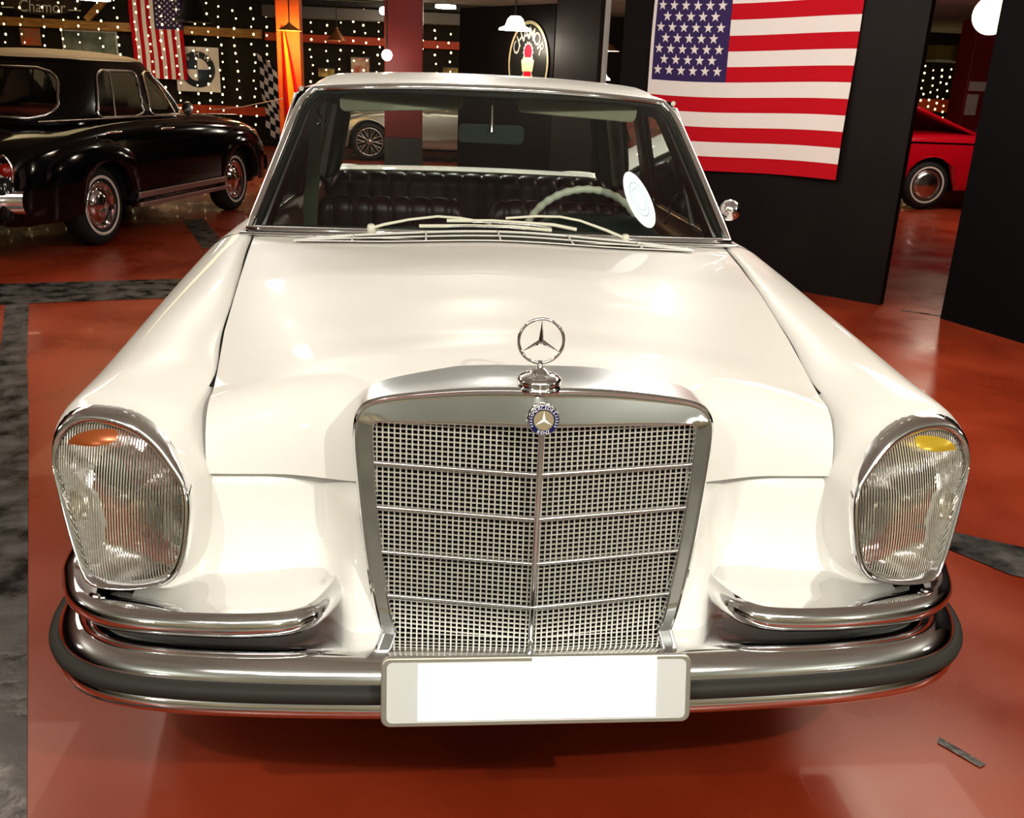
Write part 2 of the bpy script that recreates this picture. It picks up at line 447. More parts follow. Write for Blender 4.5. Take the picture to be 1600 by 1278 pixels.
# laurel leaves
for s in (1, -1):
    mb = MB()
    for k in range(5):
        a = -.55 + k * .22
        c = BC + BN * .0075 + BU * s * cos(a) * .019 + BV * sin(a) * .019
        tdir = (BU * -s * sin(a) + BV * cos(a)); rdir = BU * s * cos(a) + BV * sin(a)
        for q in (1, -1):
            d = (tdir * .8 + rdir * q * .6).normalized(); e = d.cross(BN)
            mb.add([c, c + d * .002 + e * .0006, c + d * .0036, c + d * .002 - e * .0006], [(0, 1, 2, 3)], 0, False)
    mb.build('badge_laurel', M['white'], bd)
bd.scale = (1.16, 1.16, 1.16); bd.location = BC * -.16

# ---- headlamps
LENS = [(.745, .533), (.688, .543), (.656, .566), (.640, .621), (.640, .704), (.665, .739), (.700, .775), (.742, .797), (.795, .807), (.834, .797), (.857, .773), (.867, .735), (.852, .685), (.822, .586), (.800, .540)]
for s in (1, -1):
    hl = bpy.data.objects.new('headlamp', None); link(hl, car)
    hl['label'] = 'tall headlamp with yellow upper reflector' if s > 0 else 'tall headlamp with copper upper reflector'
    ro = spl([Vector((x, 0, z)) for x, z in RIM], 64, True); ri = spl([Vector((x, 0, z)) for x, z in LENS], 64, True)
    # match by angle
    cx, cz = .752, .68
    def byang(pts):
        out = []
        A = [(math.atan2(q.z - cz, q.x - cx), q) for q in pts]; A.sort(key=lambda t: t[0])
        for k in range(72):
            a = -PI + 2 * PI * (k + .5) / 72
            lo = max([t for t in A if t[0] <= a], key=lambda t: t[0], default=(A[-1][0] - 2 * PI, A[-1][1]))
            hi = min([t for t in A if t[0] > a], key=lambda t: t[0], default=(A[0][0] + 2 * PI, A[0][1]))
            out.append(lo[1].lerp(hi[1], (a - lo[0]) / (hi[0] - lo[0] + 1e-9)))
        return out
    ro = byang(ro); ri = byang(ri)
    def rrow(t, dy, g=0.):
        r = []
        for o, i in zip(ro, ri):
            q = o.lerp(i, t)
            r.append(Vector((s * (q.x + (q.x - cx) * g), lampY(q.x, q.z) + dy, q.z + (q.z - cz) * g)))
        return r
    rows = [rrow(0, .03, .02), rrow(0, .01, .012), rrow(.1, -.006), rrow(.35, -.013), rrow(.6, -.012), rrow(.85, -.004), rrow(1, .006), rrow(1.05, .016)]
    MB().grid(rows, closed=True, flip=(s > 0)).build('chrome_bezel', M['chrome'], hl)
    rows = []
    for k in range(9):
        t = k / 8; dome = .045 * (1 - (1 - t) ** 2) if False else .032 * (1 - (1 - t) ** 2)
        rows.append([Vector((s * lerp(q.x, cx, t), lampY(lerp(q.x, cx, t), lerp(q.z, cz, t)) + .006 - dome, lerp(q.z, cz, t))) for q in ri])
    MB().grid(rows, closed=True, flip=(s > 0)).build('lens', M['lens'], hl)
    # housing bowl
    rows = []
    for t, d in ((0, .018), (.05, .05), (.12, .075), (.3, .09), (.6, .10), (1, .10)):
        rows.append([Vector((s * lerp(q.x, cx, t), lampY(lerp(q.x, cx, t), lerp(q.z, cz, t)) + d, lerp(q.z, cz, t))) for q in ri])
    MB().grid(rows, closed=True, flip=(s > 0)).build('lamp_housing', M['lampbeige'], hl)
    # round main reflector (middle) and fog reflector (low), upper marker lamp
    N = Vector((0, -1, .25)).normalized()
    c = Vector((s * .752, lampY(.752, .672) + .015, .672))
    MB().lathe([(.0, -.075), (.03, -.07), (.055, -.052), (.075, -.028), (.086, .0), (.090, .002), (.092, -.006)], c, N, 40).build('main_reflector', M['reflector'], hl)
    MB().lathe([(.0, .0), (.016, -.001), (.018, -.006), (.012, -.02), (.01, -.06)], c + Vector((0, -.002, 0)), N, 20).build('bulb_shield', M['chrome_soft'], hl)
    c2 = Vector((s * .745, lampY(.745, .575) + .010, .573))
    MB().lathe([(.0, -.04), (.03, -.03), (.042, -.012), (.048, .0), (.05, -.004)], c2, N, 32).build('fog_reflector', M['reflector'], hl)
    rows = []
    for j in range(5):
        t = j / 4
        rows.append([Vector((s * (.772 + .074 * cos(a) * (1 - t * .9)), lampY(.775, .785) + .006 - .018 * sin(t * PI / 2), .766 + .033 * sin(a) * (1 - t * .9))) for a in [2 * PI * k / 28 for k in range(28)]])
    MB().grid(rows, closed=True, flip=(s < 0)).build('marker_lamp', M['yellow'] if s > 0 else M['amber'], hl)

# ---- bumper
HALF = [(0, -.004), (.3, .0), (.55, .016), (.70, .04), (.79, .075), (.85, .13), (.888, .21), (.902, .32), (.908, .60)]
def planpath(half, n=40, full=True):
    h = spl([Vector((a, b, 0)) for a, b in half], n)
    return ([Vector((-q.x, q.y, 0)) for q in h[:0:-1]] + h) if full else h
def sweep(path, prof, s=1):
    rows = []; m = len(path)
    for k in range(m):
        t = (path[min(k + 1, m - 1)] - path[max(k - 1, 0)]).normalized(); nrm = Vector((t.y, -t.x, 0))
        rows.append([Vector((s * (path[k].x + nrm.x * o), path[k].y + nrm.y * o, z)) for o, z in prof])
    return rows
bp = bpy.data.objects.new('front_bumper', None); link(bp, car)
path = planpath(HALF)
MB().grid(sweep(path, [(-.17, .430), (-.10, .440), (-.06, .446), (-.035, .447), (-.018, .441), (-.006, .431), (.003, .420), (.006, .412), (.002, .408)])).build('upper_blade', M['chrome'], bp)
MB().grid(sweep(path, [(-.002, .412), (.010, .411), (.020, .407), (.023, .398), (.021, .388), (.014, .379), (-.002, .377)])).build('rubber_strip', M['rubber'], bp)
MB().grid(sweep(path, [(.002, .380), (.010, .373), (.013, .362), (.010, .349), (.0, .339), (-.02, .334), (-.08, .333)])).build('lower_blade', M['chrome'], bp)
TIER = [(.352, .205), (.362, .165), (.380, .118), (.405, .083), (.45, .062), (.55, .058), (.68, .072), (.77, .098), (.835, .150), (.874, .225), (.898, .32), (.908, .60)]
tp = planpath(TIER, 60, False)
for s in (1, -1):
    g = bpy.data.objects.new('bumper_guard', None); link(g, car)
    MB().grid(sweep(tp, [(-.014, .514), (-.004, .511), (.004, .504), (.008, .493), (.006, .481), (-.002, .471), (-.016, .464), (-.05, .460)], s), flip=(s < 0)).build('guard_face', M['chrome'], g)
    rows = []
    for k, q in enumerate(tp):
        t = (tp[min(k + 1, len(tp) - 1)] - tp[max(k - 1, 0)]).normalized(); nrm = Vector((t.y, -t.x, 0))
        a = q - nrm * .014
        if q.y < .16 and q.x < .80: b = Vector((max(q.x, .385) + .0, .235, 0))
        elif q.x < .5: b = Vector((.385, .235, 0))
        else: b = Vector((.80, max(q.y, .235), 0)) if q.y < .24 else Vector((.835, q.y, 0))
        rows.append([Vector((s * lerp(a.x, b.x, w), lerp(a.y, b.y, w), z)) for w, z in ((0, .514), (.15, .514), (.3, .509), (.6, .508), (1, .512))])
    MB().grid(rows, flip=(s < 0)).build('guard_top', M['chrome'], g)
# plate
pl = bpy.data.objects.new('licence_plate', None); link(pl, car)
def rrect(w, h, r, n=6):
    o = []
    for cx_, cy_, a0 in ((w / 2 - r, h / 2 - r, 0), (-w / 2 + r, h / 2 - r, PI / 2), (-w / 2 + r, -h / 2 + r, PI), (w / 2 - r, -h / 2 + r, 1.5 * PI)):
        for k in range(n + 1):
            a = a0 + PI / 2 * k / n; o.append((cx_ + r * cos(a), cy_ + r * sin(a)))
    return o
PU = Vector((1, 0, 0)); PV = Vector((0, .26, .966)); PC = Vector((0, -.038, .424)); PN = Vector((0, -.966, .26))
MB().prism(rrect(.542, .122, .016), .012, PC, PU, PV).build('plate_frame', M['plateframe'], pl, bevel=.003)
MB().prism(rrect(.522, .106, .010), .002, PC + PN * .0065, PU, PV).build('plate_surface', M['plate_blank'], pl)
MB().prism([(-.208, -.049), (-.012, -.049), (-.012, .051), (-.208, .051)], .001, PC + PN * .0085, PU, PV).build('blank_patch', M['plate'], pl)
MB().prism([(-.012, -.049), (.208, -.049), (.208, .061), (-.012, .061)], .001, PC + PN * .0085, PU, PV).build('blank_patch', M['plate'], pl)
for s in (1, -1): MB().box((s * .2, .06, .40), (.03, .16, .03)).build('plate_bracket', M['black'], pl)

# ---- windscreen and greenhouse
def wsp(u, v):
    """u -1..1, v 0 base .. 1 top"""
    b = Vector((.726 * u, 1.315 + .115 * abs(u) ** 2.3, 1.000 - .018 * u * u)); t = Vector((.598 * u, 1.715 + .10 * abs(u) ** 2.3, 1.398 - .026 * abs(u) ** 2.2))
    q = b.lerp(t, v); q.y -= .02 * sin(v * PI) * (1 - u * u * .5)
    return q
def rsq(u, v):   # rounded corners of the glass
    return wsp(u * (1 - .05 * max(0, (v - .86) / .14) ** 2), v)
MB().grid([[rsq(u / 20, v / 12) for u in range(-20, 21)] for v in range(13)]).build('windshield', M['glass'], car)
def perim(k0=1., n=24):
    pts = [rsq(-1 + 2 * k / n, 0) for k in range(n)] + [rsq(1, k / 12) for k in range(12)] + [rsq(1 - 2 * k / n, 1) for k in range(n)] + [rsq(-1, 1 - k / 12) for k in range(12)]
    return pts
pm = perim()
MB().tube(pm, .012, 10, closed=True, flat=.8).build('windshield_trim', M['chrome'], car)
pin = [q + (Vector((0, 1.5, 1.2)) - q).normalized() * .024 + Vector((0, .006, -.004)) for q in pm]
MB().tube(pin, .011, 8, closed=True, flat=.7).build('windshield_seal', M['rubber'], car)
# base chrome strip in front of the glass
MB().tube([wsp(u / 20 * 1.03, 0) + Vector((0, -.018, -.012)) for u in range(-20, 21)], .010, 8, flat=.6).build('base_trim', M['chrome_soft'], car)
# roof
rows = []
NR = 26
for j in range(NR):
    t = j / (NR - 1); yc = lerp(1.712, 3.22, t); rr = []
    for i in range(-24, 25):
        u = i / 24; a = abs(u)
        zc = interp([(1.70, 1.402), (1.75, 1.416), (1.85, 1.428), (2.0, 1.437), (2.3, 1.443), (2.7, 1.440), (3.0, 1.420), (3.22, 1.372)], yc)
        hw = interp([(1.7, .602), (1.9, .632), (2.4, .655), (3.0, .645), (3.22, .625)], yc)
        y = yc + (.105 * a ** 2.3 * (1 - t)) + (-.0 * a) + .06 * a ** 2 * t
        z = zc - .028 * a ** 2.2 * (1 - sst(.8, 1, a) * .0) - .062 * max(0, (a - .82) / .18) ** 2 * sst(0, .12, t)
        rr.append(Vector((hw * sin(u * PI / 2 * .999) if False else hw * u, y, z)))
    rows.append(rr)
MB().grid(rows).build('roof', M['cream'], car)
ln = [[q + Vector((-.012 if q.x > 0 else .012, 0, -.035)) for q in r] for r in rows[1:]]
MB().grid(ln, flip=True).build('headliner', M['liner'], car)
# drip rails
for s in (1, -1):
    pts = [Vector((s * (abs(r[-1].x) + .006), r[-1].y, r[-1].z - .004)) for r in rows]
    MB().tube(pts, .008, 8).build('drip_rail', M['chrome'], car)
    # A pillar
    a0 = wsp(s, 0); a1 = wsp(s, 1); mb = MB(); pr = []
    for k in range(9):
        q = rsq(s, k / 8); q2 = q + Vector((s * .004, .07, -.012 * (1 - k / 8))); q3 = q + Vector((-s * .05, .055, -.01)); q4 = q + Vector((-s * .035, .012, -.006))
        pr.append([q, q2, q3, q4])
    mb.grid(pr, closed=True, flip=(s < 0)); mb.build('a_pillar', M['cream'], car)
    pr2 = [[p + Vector((-s * .004, .006, -.001)) for p in r[1:]] for r in pr]
    mb = MB(); mb.grid([[r[3] + Vector((-s * .003, .002, -.002)), r[2] + Vector((-s * .004, .006, 0)), r[2].lerp(r[1], .6) + Vector((0, .008, 0))] for r in pr], flip=(s > 0)); mb.build('pillar_lining', M['doorcard'], car)
    # B and C pillars
    MB().grid([[Vector((s * x, y, z)) for x, y, z in ((.735, 2.42, .96), (.735, 2.52, .96), (.70, 2.52, .96), (.70, 2.42, .96))], [Vector((s * x, y, z)) for x, y, z in ((.645, 2.44, 1.365), (.645, 2.51, 1.365), (.61, 2.51, 1.365), (.61, 2.44, 1.365))]], closed=True, flip=(s < 0), smooth=False).build('b_pillar', M['doorcard'], car)
    MB().grid([[Vector((s * x, y, z)) for x, y, z in ((.735, 3.18, .96), (.72, 3.52, .96), (.66, 3.42, .96), (.69, 3.18, .96))], [Vector((s * x, y, z)) for x, y, z in ((.635, 3.05, 1.355), (.62, 3.27, 1.34), (.575, 3.24, 1.34), (.60, 3.05, 1.345))]], closed=True, flip=(s < 0), smooth=False).build('c_pillar', [M['cream']], car)
    MB().grid([[Vector((s * x, y, z)) for x, y, z in ((.685, 3.16, .96), (.648, 3.40, .96))], [Vector((s * x, y, z)) for x, y, z in ((.596, 3.03, 1.345), (.568, 3.22, 1.335))]], flip=(s > 0), smooth=False).build('c_pillar_lining', M['liner'], car)
    # side glass
    for y0, y1, t0, t1 in ((1.53, 2.42, 1.88, 2.44), (2.52, 3.18, 2.51, 3.05)):
        MB().grid([[Vector((s * .722, y0, .965)), Vector((s * .722, y1, .965))], [Vector((s * .634, t0, 1.36)), Vector((s * .634, t1, 1.36))]], flip=(s < 0)).build('side_window', M['glass_clear'], car)
        fr = [Vector((s * .724, y0, .97)), Vector((s * .724, y1, .97)), Vector((s * .636, t1, 1.352)), Vector((s * .636, t0, 1.352))]
        pp = []
        for k in range(4):
            for q in range(8): pp.append(fr[k].lerp(fr[(k + 1) % 4], q / 8))
        MB().tube(pp, .008, 6, closed=True).build('window_frame', M['chrome_soft'], car)
    # quarter-light divider
    MB().tube([(s * .715, 1.83, .97), (s * .640, 1.99, 1.35)], .006, 6).build('quarter_light_bar', M['chrome_soft'], car)
    # door inner panels
    MB().grid([[Vector((s * x, y, z)) for y in (1.46, 2.0, 2.45, 3.0, 3.4)] for x, z in ((.715, .968), (.69, .955), (.67, .90), (.68, .7), (.68, .45))], flip=(s > 0)).build('door_card', M['doorcard'], car)
# rear window
def rwp(u, v):
    b = Vector((.655 * u, 3.46 - .10 * u * u, .962)); t = Vector((.575 * u, 3.26 - .04 * u * u, 1.362 - .05 * u * u))
    return b.lerp(t, v)
MB().grid([[rwp(u / 10, v / 6) for u in range(-10, 11)] for v in range(7)], flip=True).build('rear_window', M['glass_clear'], car)
rp = [rwp(-1 + k / 10, 0) for k in range(20)] + [rwp(1, k / 6) for k in range(6)] + [rwp(1 - k / 10, 1) for k in range(20)] + [rwp(-1, 1 - k / 6) for k in range(6)]
MB().tube(rp, .022, 8, closed=True).build('rear_window_frame', M['liner'], car)
MB().grid([[Vector((.70 * u, y, .962)) for u in (-1, 0, 1)] for y in (3.10, 3.46)]).build('parcel_shelf', M['dash'], car)
# floor / bulkheads of the cabin
mb = MB(); mb.box((0, 2.45, .30), (1.6, 4.2, .02)); mb.build('floor_pan', M['black'], car)
MB().grid([[Vector((x, 1.30, z)) for x in (-.70, .70)] for z in (.93, .32)]).build('firewall', M['black'], car)
# dashboard
rows = []
for y, z in ((1.33, .962), (1.42, .968), (1.55, .965), (1.60, .955), (1.62, .93), (1.60, .86), (1.58, .7)):
    rows.append([Vector((.70 * u / 12, y + .06 * (u / 12) ** 2 * (1 if y < 1.5 else .3), z + .0)) for u in range(-12, 13)])
MB().grid(rows).build('dashboard', M['dash'], car)
# instrument cowl
rows = []
for y, sc in ((1.48, .6), (1.52, .9), (1.60, 1.), (1.64, 1.)):
    rows.append([Vector((.34 + .20 * math.copysign(abs(cos(a)) ** .6, cos(a)), y, .93 + .098 * sc * sin(a) ** .6)) for a in [PI * (1 - k / 20) * .999 + .0005 for k in range(21)]])
MB().grid(rows).build('instrument_hood', M['dash'], car)
# seats
def seat_back(name, x0, x1, y, zt, h, pleats, tilt=.12, thick=.11, rnd=.03, parent=car):
    rows = []
    n = pleats * 8
    prof = [(0, -h), (0, -h * .5), (0, -.06), (.008, -.025), (.03, -.005), (.06, 0), (.09, -.006), (thick, -.03), (thick, -.1), (thick, -h)]
    for o, z in prof:
        r = []
        for i in range(n + 1):
            x = lerp(x0, x1, i / n); pl_ = abs(sin(PI * pleats * i / n)) ** .45
            e = min(x - x0, x1 - x); cr = -max(0, .07 - e) ** 2 / .07 * .9
            r.append(Vector((x, y + o * 1.0 + (1 - pl_) * (.012 if o < .05 else 0) + tilt * (z) * -1 * 1 + 0, zt + z + cr * (1 if z > -.1 else 0) - (1 - pl_) * (.010 if z > -.05 else 0))))
        rows.append(r)
    return MB().grid(rows, flip=True).build(name, M['darkleather'], parent)
seat_back('rear_seat', -.66, .66, 3.02, 1.008, .6, 15, .10)
for a, b in ((-.66, -.04), (.04, .66)): seat_back('front_seat', a, b, 2.42, .965, .6, 8, .10)
MB().box((0, 2.1, .52), (1.3, .5, .22)).build('front_seat_cushion', M['darkleather'], car, bevel=.04)
MB().box((0, 2.80, .50), (1.3, .45, .22)).build('rear_seat_cushion', M['darkleather'], car, bevel=.04)
# steering wheel
sw = bpy.data.objects.new('steering_wheel', None); link(sw, car)
SWC = Vector((.315, 1.735, .925)); SU = Vector((1, 0, 0)); SV = Vector((0, -.42, .907)); SN = SU.cross(SV)
pts = []; rad = []
for k in range(144):
    a = 2 * PI * k / 144; pts.append(SWC + SU * cos(a) * .195 + SV * sin(a) * .195); rad.append(.0125 + .0016 * cos(a * 36))
MB().tube(pts, rad, 10, closed=True).build('wheel_rim', M['ivory'], sw)
MB().lathe([(0, .02), (.05, .015), (.06, 0), (.05, -.03), (.02, -.06)], SWC, -SN, 24).build('wheel_hub', M['ivory'], sw)
for s in (1, -1): MB().tube([SWC, SWC + SU * s * .19 - SV * .03], .011, 8).build('wheel_spoke', M['ivory'], sw)
MB().tube([SWC, SWC + SN * .3 * (1 if SN.y < 0 else -1)], .025, 10).build('steering_column', M['ivory'], sw)
# interior mirror
im = bpy.data.objects.new('interior_mirror', None); link(im, car)
MB().box((0, 1.745, 1.378), (.075, .03, .008)).build('mirror_mount', M['chrome'], im, bevel=.002)
MB().tube([(0, 1.745, 1.374), (.001, 1.725, 1.32), (.0, 1.715, 1.265)], [.006, .007, .008], 8).build('mirror_stalk', M['chrome'], im)
MB().prism(rrect(.215, .062, .018), .014, (0, 1.73, 1.258), (1, 0, 0), (0, 0, 1)).build('mirror_case', M['dash'], im, bevel=.004)
# sun visors
for s in (1, -1):
    MB().prism(rrect(.40, .060, .02), .02, (s * .29, 1.83, 1.345), (1, 0, -.05 * s), (0, .5, -.87)).build('sun_visor', M['visor'], car, bevel=.006)
# seat belt on the passenger pillar
MB().grid([[Vector((-.655, 2.40, 1.27)), Vector((-.61, 2.39, 1.27))], [Vector((-.665, 2.36, 1.1)), Vector((-.615, 2.35, 1.1))], [Vector((-.68, 2.25, .9)), Vector((-.62, 2.24, .9))], [Vector((-.68, 2.2, .55)), Vector((-.62, 2.2, .55))]], flip=True).build('seat_belt', M['belt'], car)
MB().tube([(-.64, 2.39, 1.31), (-.635, 2.385, 1.285), (-.61, 2.385, 1.25), (-.625, 2.385, 1.235)], .005, 6).build('belt_anchor', M['chrome'], car)
# door pulls glimpsed through the glass
MB().tube([(.665, 1.95, 1.02), (.665, 1.95, .985), (.655, 1.96, .955)], .005, 6).build('door_lock_lever', M['chrome'], car)
MB().tube([(-.69, 1.97, 1.15), (-.705, 1.93, .99)], .004, 6).build('window_bar', M['chrome'], car)
# wipers
def wiper(arm, blade, rest=None):
    w = bpy.data.objects.new('wiper', None); link(w, car)
    MB().tube(arm, [.0075] * 2 + [.0065] * (len(arm) - 2), 8, flat=.6).build('wiper_arm', M['ivory'], w)
    MB().tube(blade, .0045, 6, flat=1.2).build('wiper_blade', M['ivory'], w)
    a, b = Vector(blade[0]), Vector(blade[-1])
    off = Vector((0, -.012, .006))
    MB().tube([a.lerp(b, .2), a.lerp(b, .35) + off, a.lerp(b, .65) + off, a.lerp(b, .8)], .003, 6).build('wiper_bridge', M['chrome_soft'], w)
    MB().lathe([(0, .012), (.010, .010), (.012, 0), (.012, -.01)], Vector(arm[0]), (0, -.4, 1), 16).build('wiper_pivot', M['ivory'], w)
wiper([(-0.362, 1.325, 1.008), (-0.326, 1.334, 1.018), (-0.255, 1.34, 1.033), (-0.172, 1.344, 1.044), (-0.107, 1.337, 1.042), (-0.017, 1.325, 1.031)],
      [(-0.225, 1.322, 1.018), (-0.082, 1.318, 1.023), (0.043, 1.317, 1.024), (0.159, 1.316, 1.017)])
wiper([(0.379, 1.322, .999), (0.32, 1.335, 1.02), (0.245, 1.348, 1.043), (0.186, 1.352, 1.052), (0.112, 1.348, 1.052), (0.025, 1.339, 1.045)],
      [(-0.146, 1.332, 1.034), (-0.013, 1.331, 1.037), (0.165, 1.330, 1.031), (0.233, 1.324, 1.02)])
# vent
def hoodz(x, y):
    xs, zs = seam(y); a = min(1, abs(x) / xs)
    return zs + crownh(y) * (1 - a ** 2.4) + .012 * (1 - sst(0., .55, a))
vt = bpy.data.objects.new('air_intake_vent', None); link(vt, car)
def ventp(u, w, dz=.003):
    x = .575 * u; yf = 1.176 + .10 * u * u; y = yf + .120 * (1 - abs(u) ** 3) * w
    return Vector((x, y, hoodz(x, y) + dz))
MB().grid([[ventp(u / 24, w) for u in range(-24, 25)] for w in (0, .5, 1)]).build('vent_opening', M['ventdark'], vt)
for w, r in ((0, .002), (.5, .0028), (1, .004)):
    MB().tube([ventp(u / 24, w, .006) for u in range(-24, 25)], r, 6).build('vent_slat', M['cream'], vt)
for x in (-.41, -.205, 0, .205, .41):
    MB().tube([ventp(x / .575, w, .007) for w in (0, .5, 1)], .003, 6).build('vent_rib', M['cream'], vt)
# lamp reflection built as an oval disc
refl = bpy.data.objects.new('oval_reflection', None); link(refl, car); refl['label'] = 'lamp reflection made as a white oval disc on the windscreen glass'
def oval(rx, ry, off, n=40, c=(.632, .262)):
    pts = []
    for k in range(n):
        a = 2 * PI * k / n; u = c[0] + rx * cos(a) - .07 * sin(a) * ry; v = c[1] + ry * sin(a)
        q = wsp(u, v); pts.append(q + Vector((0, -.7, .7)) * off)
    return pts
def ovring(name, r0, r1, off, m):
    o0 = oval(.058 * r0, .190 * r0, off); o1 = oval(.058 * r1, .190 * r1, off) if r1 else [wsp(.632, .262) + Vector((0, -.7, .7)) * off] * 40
    MB().grid([o0, o1], closed=True).build(name, m, refl)
ovring('oval_disc', 1, 0, .003, M['reflection'])
ovring('oval_ring', .62, .57, .0045, M['reflection_grey'])
ovring('oval_ring', .42, .38, .0045, M['reflection_grey'])
# side mirror
sm = bpy.data.objects.new('side_mirror', None); link(sm, car)
MC = Vector((.762, 1.56, 1.060))
MB().lathe([(0, .022), (.020, .019), (.031, .009), (.034, -.003), (.034, -.009)], MC, (0, -1, 0), 32).build('mirror_shell', M['chrome'], sm)
MB().lathe([(0, -.008), (.033, -.009)], MC, (0, -1, 0), 32).build('mirror_glass', M['chrome'], sm)
MB().tube([MC + Vector((-.02, .0, -.03)), MC + Vector((-.025, .0, -.07)), MC + Vector((-.03, .01, -.14))], [.007, .008, .012], 8).build('mirror_foot', M['chrome'], sm)

def wheel(parent, c, r=.325, w=.18, side=1, rimr=.19, cap='disc', white=True, ax=None):
    g = bpy.data.objects.new('wheel', None); link(g, parent); g.location = c
    ax = Vector((side, 0, 0)); h = w / 2
    MB().lathe([(rimr - .005, h - .02), (rimr + .02, h), (r - .05, h + .004), (r - .015, h - .015), (r, h - .045), (r, -h + .045), (r - .015, -h + .015), (rimr + .02, -h), (rimr - .005, -h + .02), (rimr - .01, 0), (rimr - .005, h - .02)], (0, 0, 0), ax, 48).build('tyre', M['tyre'], g)
    if white: MB().lathe([(rimr + .028, h + .003), (rimr + .032, h + .005), (rimr + .048, h + .006), (rimr + .052, h + .004)], (0, 0, 0), ax, 48).build('whitewall', M['whitewall'], g)
    if cap == 'disc':
        MB().lathe([(rimr + .004, h - .015), (rimr, h - .005), (rimr - .015, h - .01), (rimr - .035, h - .03), (rimr - .06, h - .028), (rimr - .07, h - .005), (.07, h + .004), (.04, h + .012), (0, h + .016)], (0, 0, 0), ax, 48).build('hubcap', M['chrome'], g)
    elif cap == 'cone':
        MB().lathe([(rimr + .004, h - .015), (rimr, h - .005), (rimr - .012, h - .02), (rimr - .025, h - .02), (rimr - .035, h + .002), (rimr - .05, h + .006), (0, h + .03)], (0, 0, 0), ax, 48).build('hubcap', M['chrome_soft'], g)
    else:
        mb = MB(); mb.lathe([(rimr + .006, h - .01), (rimr, h), (rimr - .015, h - .01), (rimr - .02, -h + .03)], (0, 0, 0), ax, 40)
        for k in range(10):
            a = 2 * PI * k / 10
            for d in (-.14, .14):
                mb.tube([(side * (h - .01), cos(a) * .03, sin(a) * .03), (side * (h - .02), cos(a) * .09, sin(a) * .09), (side * (h - .012), cos(a + d) * (rimr - .012), sin(a + d) * (rimr - .012))], .008, 6)
        mb.lathe([(.045, h - .03), (.04, h - .005), (0, h)], (0, 0, 0), ax, 20); mb.build('alloy_rim', M['chrome_soft'], g)
        MB().lathe([(rimr - .02, 0), (0, 0)], (0, 0, 0), ax, 24).build('brake_disc', M['tyre'], g)
    return g
M['whitewall'] = mat('whitewall', (.55, .50, .45), .5)
for x in (-1, 1):
    for y in (.88, 3.62): wheel(car, (x * .735, y, .325), side=x)
MB().box((0, 2.3, .27), (1.1, 3.9, .06)).build('underbody', M['black'], car)
# inner arches so light does not leak
for x in (-1, 1):
    for y in (.88, 3.62):
        MB().grid([[Vector((x * q, y + .385 * cos(a), .34 + .385 * sin(a))) for q in (.60, .885)] for a in [PI * k / 16 for k in range(17)]], flip=(x < 0)).build('wheel_arch', M['black'], car)
# ------------------------------------------------------------------ THE HALL
def struct(o, label=None): o['kind'] = 'structure'; return o
M['floor'] = mat('painted floor', (.3, .05, .02), .3, coat=.08)
noise_col(M['floor'], (.215, .030, .010), (.30, .048, .018), 1.6, 8, rough=(.22, .40), bump=.04)
M['floorgrey'] = noise_col(mat('worn asphalt strip', (.03, .03, .03), .4), (.012, .012, .013), (.085, .080, .078), 9, 10, rough=(.18, .5), bump=.5)
M['wallpaint'] = noise_col(mat('dark wall', (.03, .02, .015), .8), (.010, .006, .004), (.020, .012, .007), 3, 5)
M['panelblack'] = noise_col(mat('black partition', (.02, .015, .015), .62, spec=.25), (.0065, .0040, .0038), (.010, .0065, .006), 2, 4)
M['panellit'] = noise_col(mat('brown grey partition', (.05, .04, .035), .6), (.022, .016, .014), (.030, .022, .019), 2, 4)  # lighter tone stands for light falling on this partition
M['nearblack'] = mat('near black panel', (.0035, .003, .0045), .6, spec=.2)
M['ceiling'] = noise_col(mat('grey ceiling', (.2, .19, .17), .8), (.44, .46, .42), (.56, .58, .54), 1.5, 6)
M['embletter'] = mat('emblem lettering', (.26, .24, .21), .8, spec=.1)
M['unseen'] = noise_col(mat('unseen grey floor', (.2, .2, .18), .4), (.16, .155, .14), (.26, .25, .22), 2, 6)  # unseen floor patch, there to grey the chrome reflections
M['tanwall'] = noise_col(mat('tan wall', (.4, .35, .25), .7), (.30, .25, .16), (.48, .42, .30), .9, 3)
M['wood'] = noise_col(mat('varnished beam', (.3, .15, .04), .5), (.20, .095, .025), (.38, .20, .055), 4, 6, stretch=(1, 8, 8))
M['redbeam'] = mat('red painted beam', (.38, .045, .012), .5)
M['redcol'] = noise_col(mat('dark red column', (.2, .01, .008), .5), (.17, .008, .006), (.23, .014, .010), 2, 3)
M['greyplinth'] = noise_col(mat('dark plinth', (.05, .05, .045), .6), (.04, .04, .034), (.06, .06, .05), 3, 4)
M['orange'] = noise_col(mat('orange column', (.7, .13, .02), .6), (.60, .10, .015), (.80, .20, .03), 1.2, 4)
M['fred'] = mat('flag red', (.42, .006, .016), .8, spec=.2)
M['fwhite'] = mat('flag white', (.66, .60, .57), .8, spec=.2)
M['fblue'] = mat('flag blue', (.032, .014, .085), .75)
M['fyellow'] = mat('flag yellow', (.75, .35, .02), .75)
M['bulb'] = mat('fairy bulb', (1, .9, .6), .4, emit=(1, .78, .36), es=6.5)
M['wire'] = mat('wire', (.02, .03, .015), .6)
M['globe'] = mat('globe lamp', (1, .95, .8), .4, emit=(1, .90, .60), es=2.2)
M['shadewhite'] = mat('lit enamel shade', (.9, .9, .85), .4, emit=(1, .96, .86), es=2.2)
M['lampface'] = mat('lamp face', (1, 1, 1), .4, emit=(1, .95, .85), es=12)
M['metaldark'] = mat('dark metal', (.03, .028, .025), .45, .6)
M['copper'] = mat('copper shade', (.45, .20, .08), .35, .9)
M['frame'] = mat('white frame', (.55, .52, .48), .5)
M['paper'] = mat('paper', (.5, .42, .38), .7)
M['goldtext'] = mat('gold lettering', (.45, .36, .20), .5)

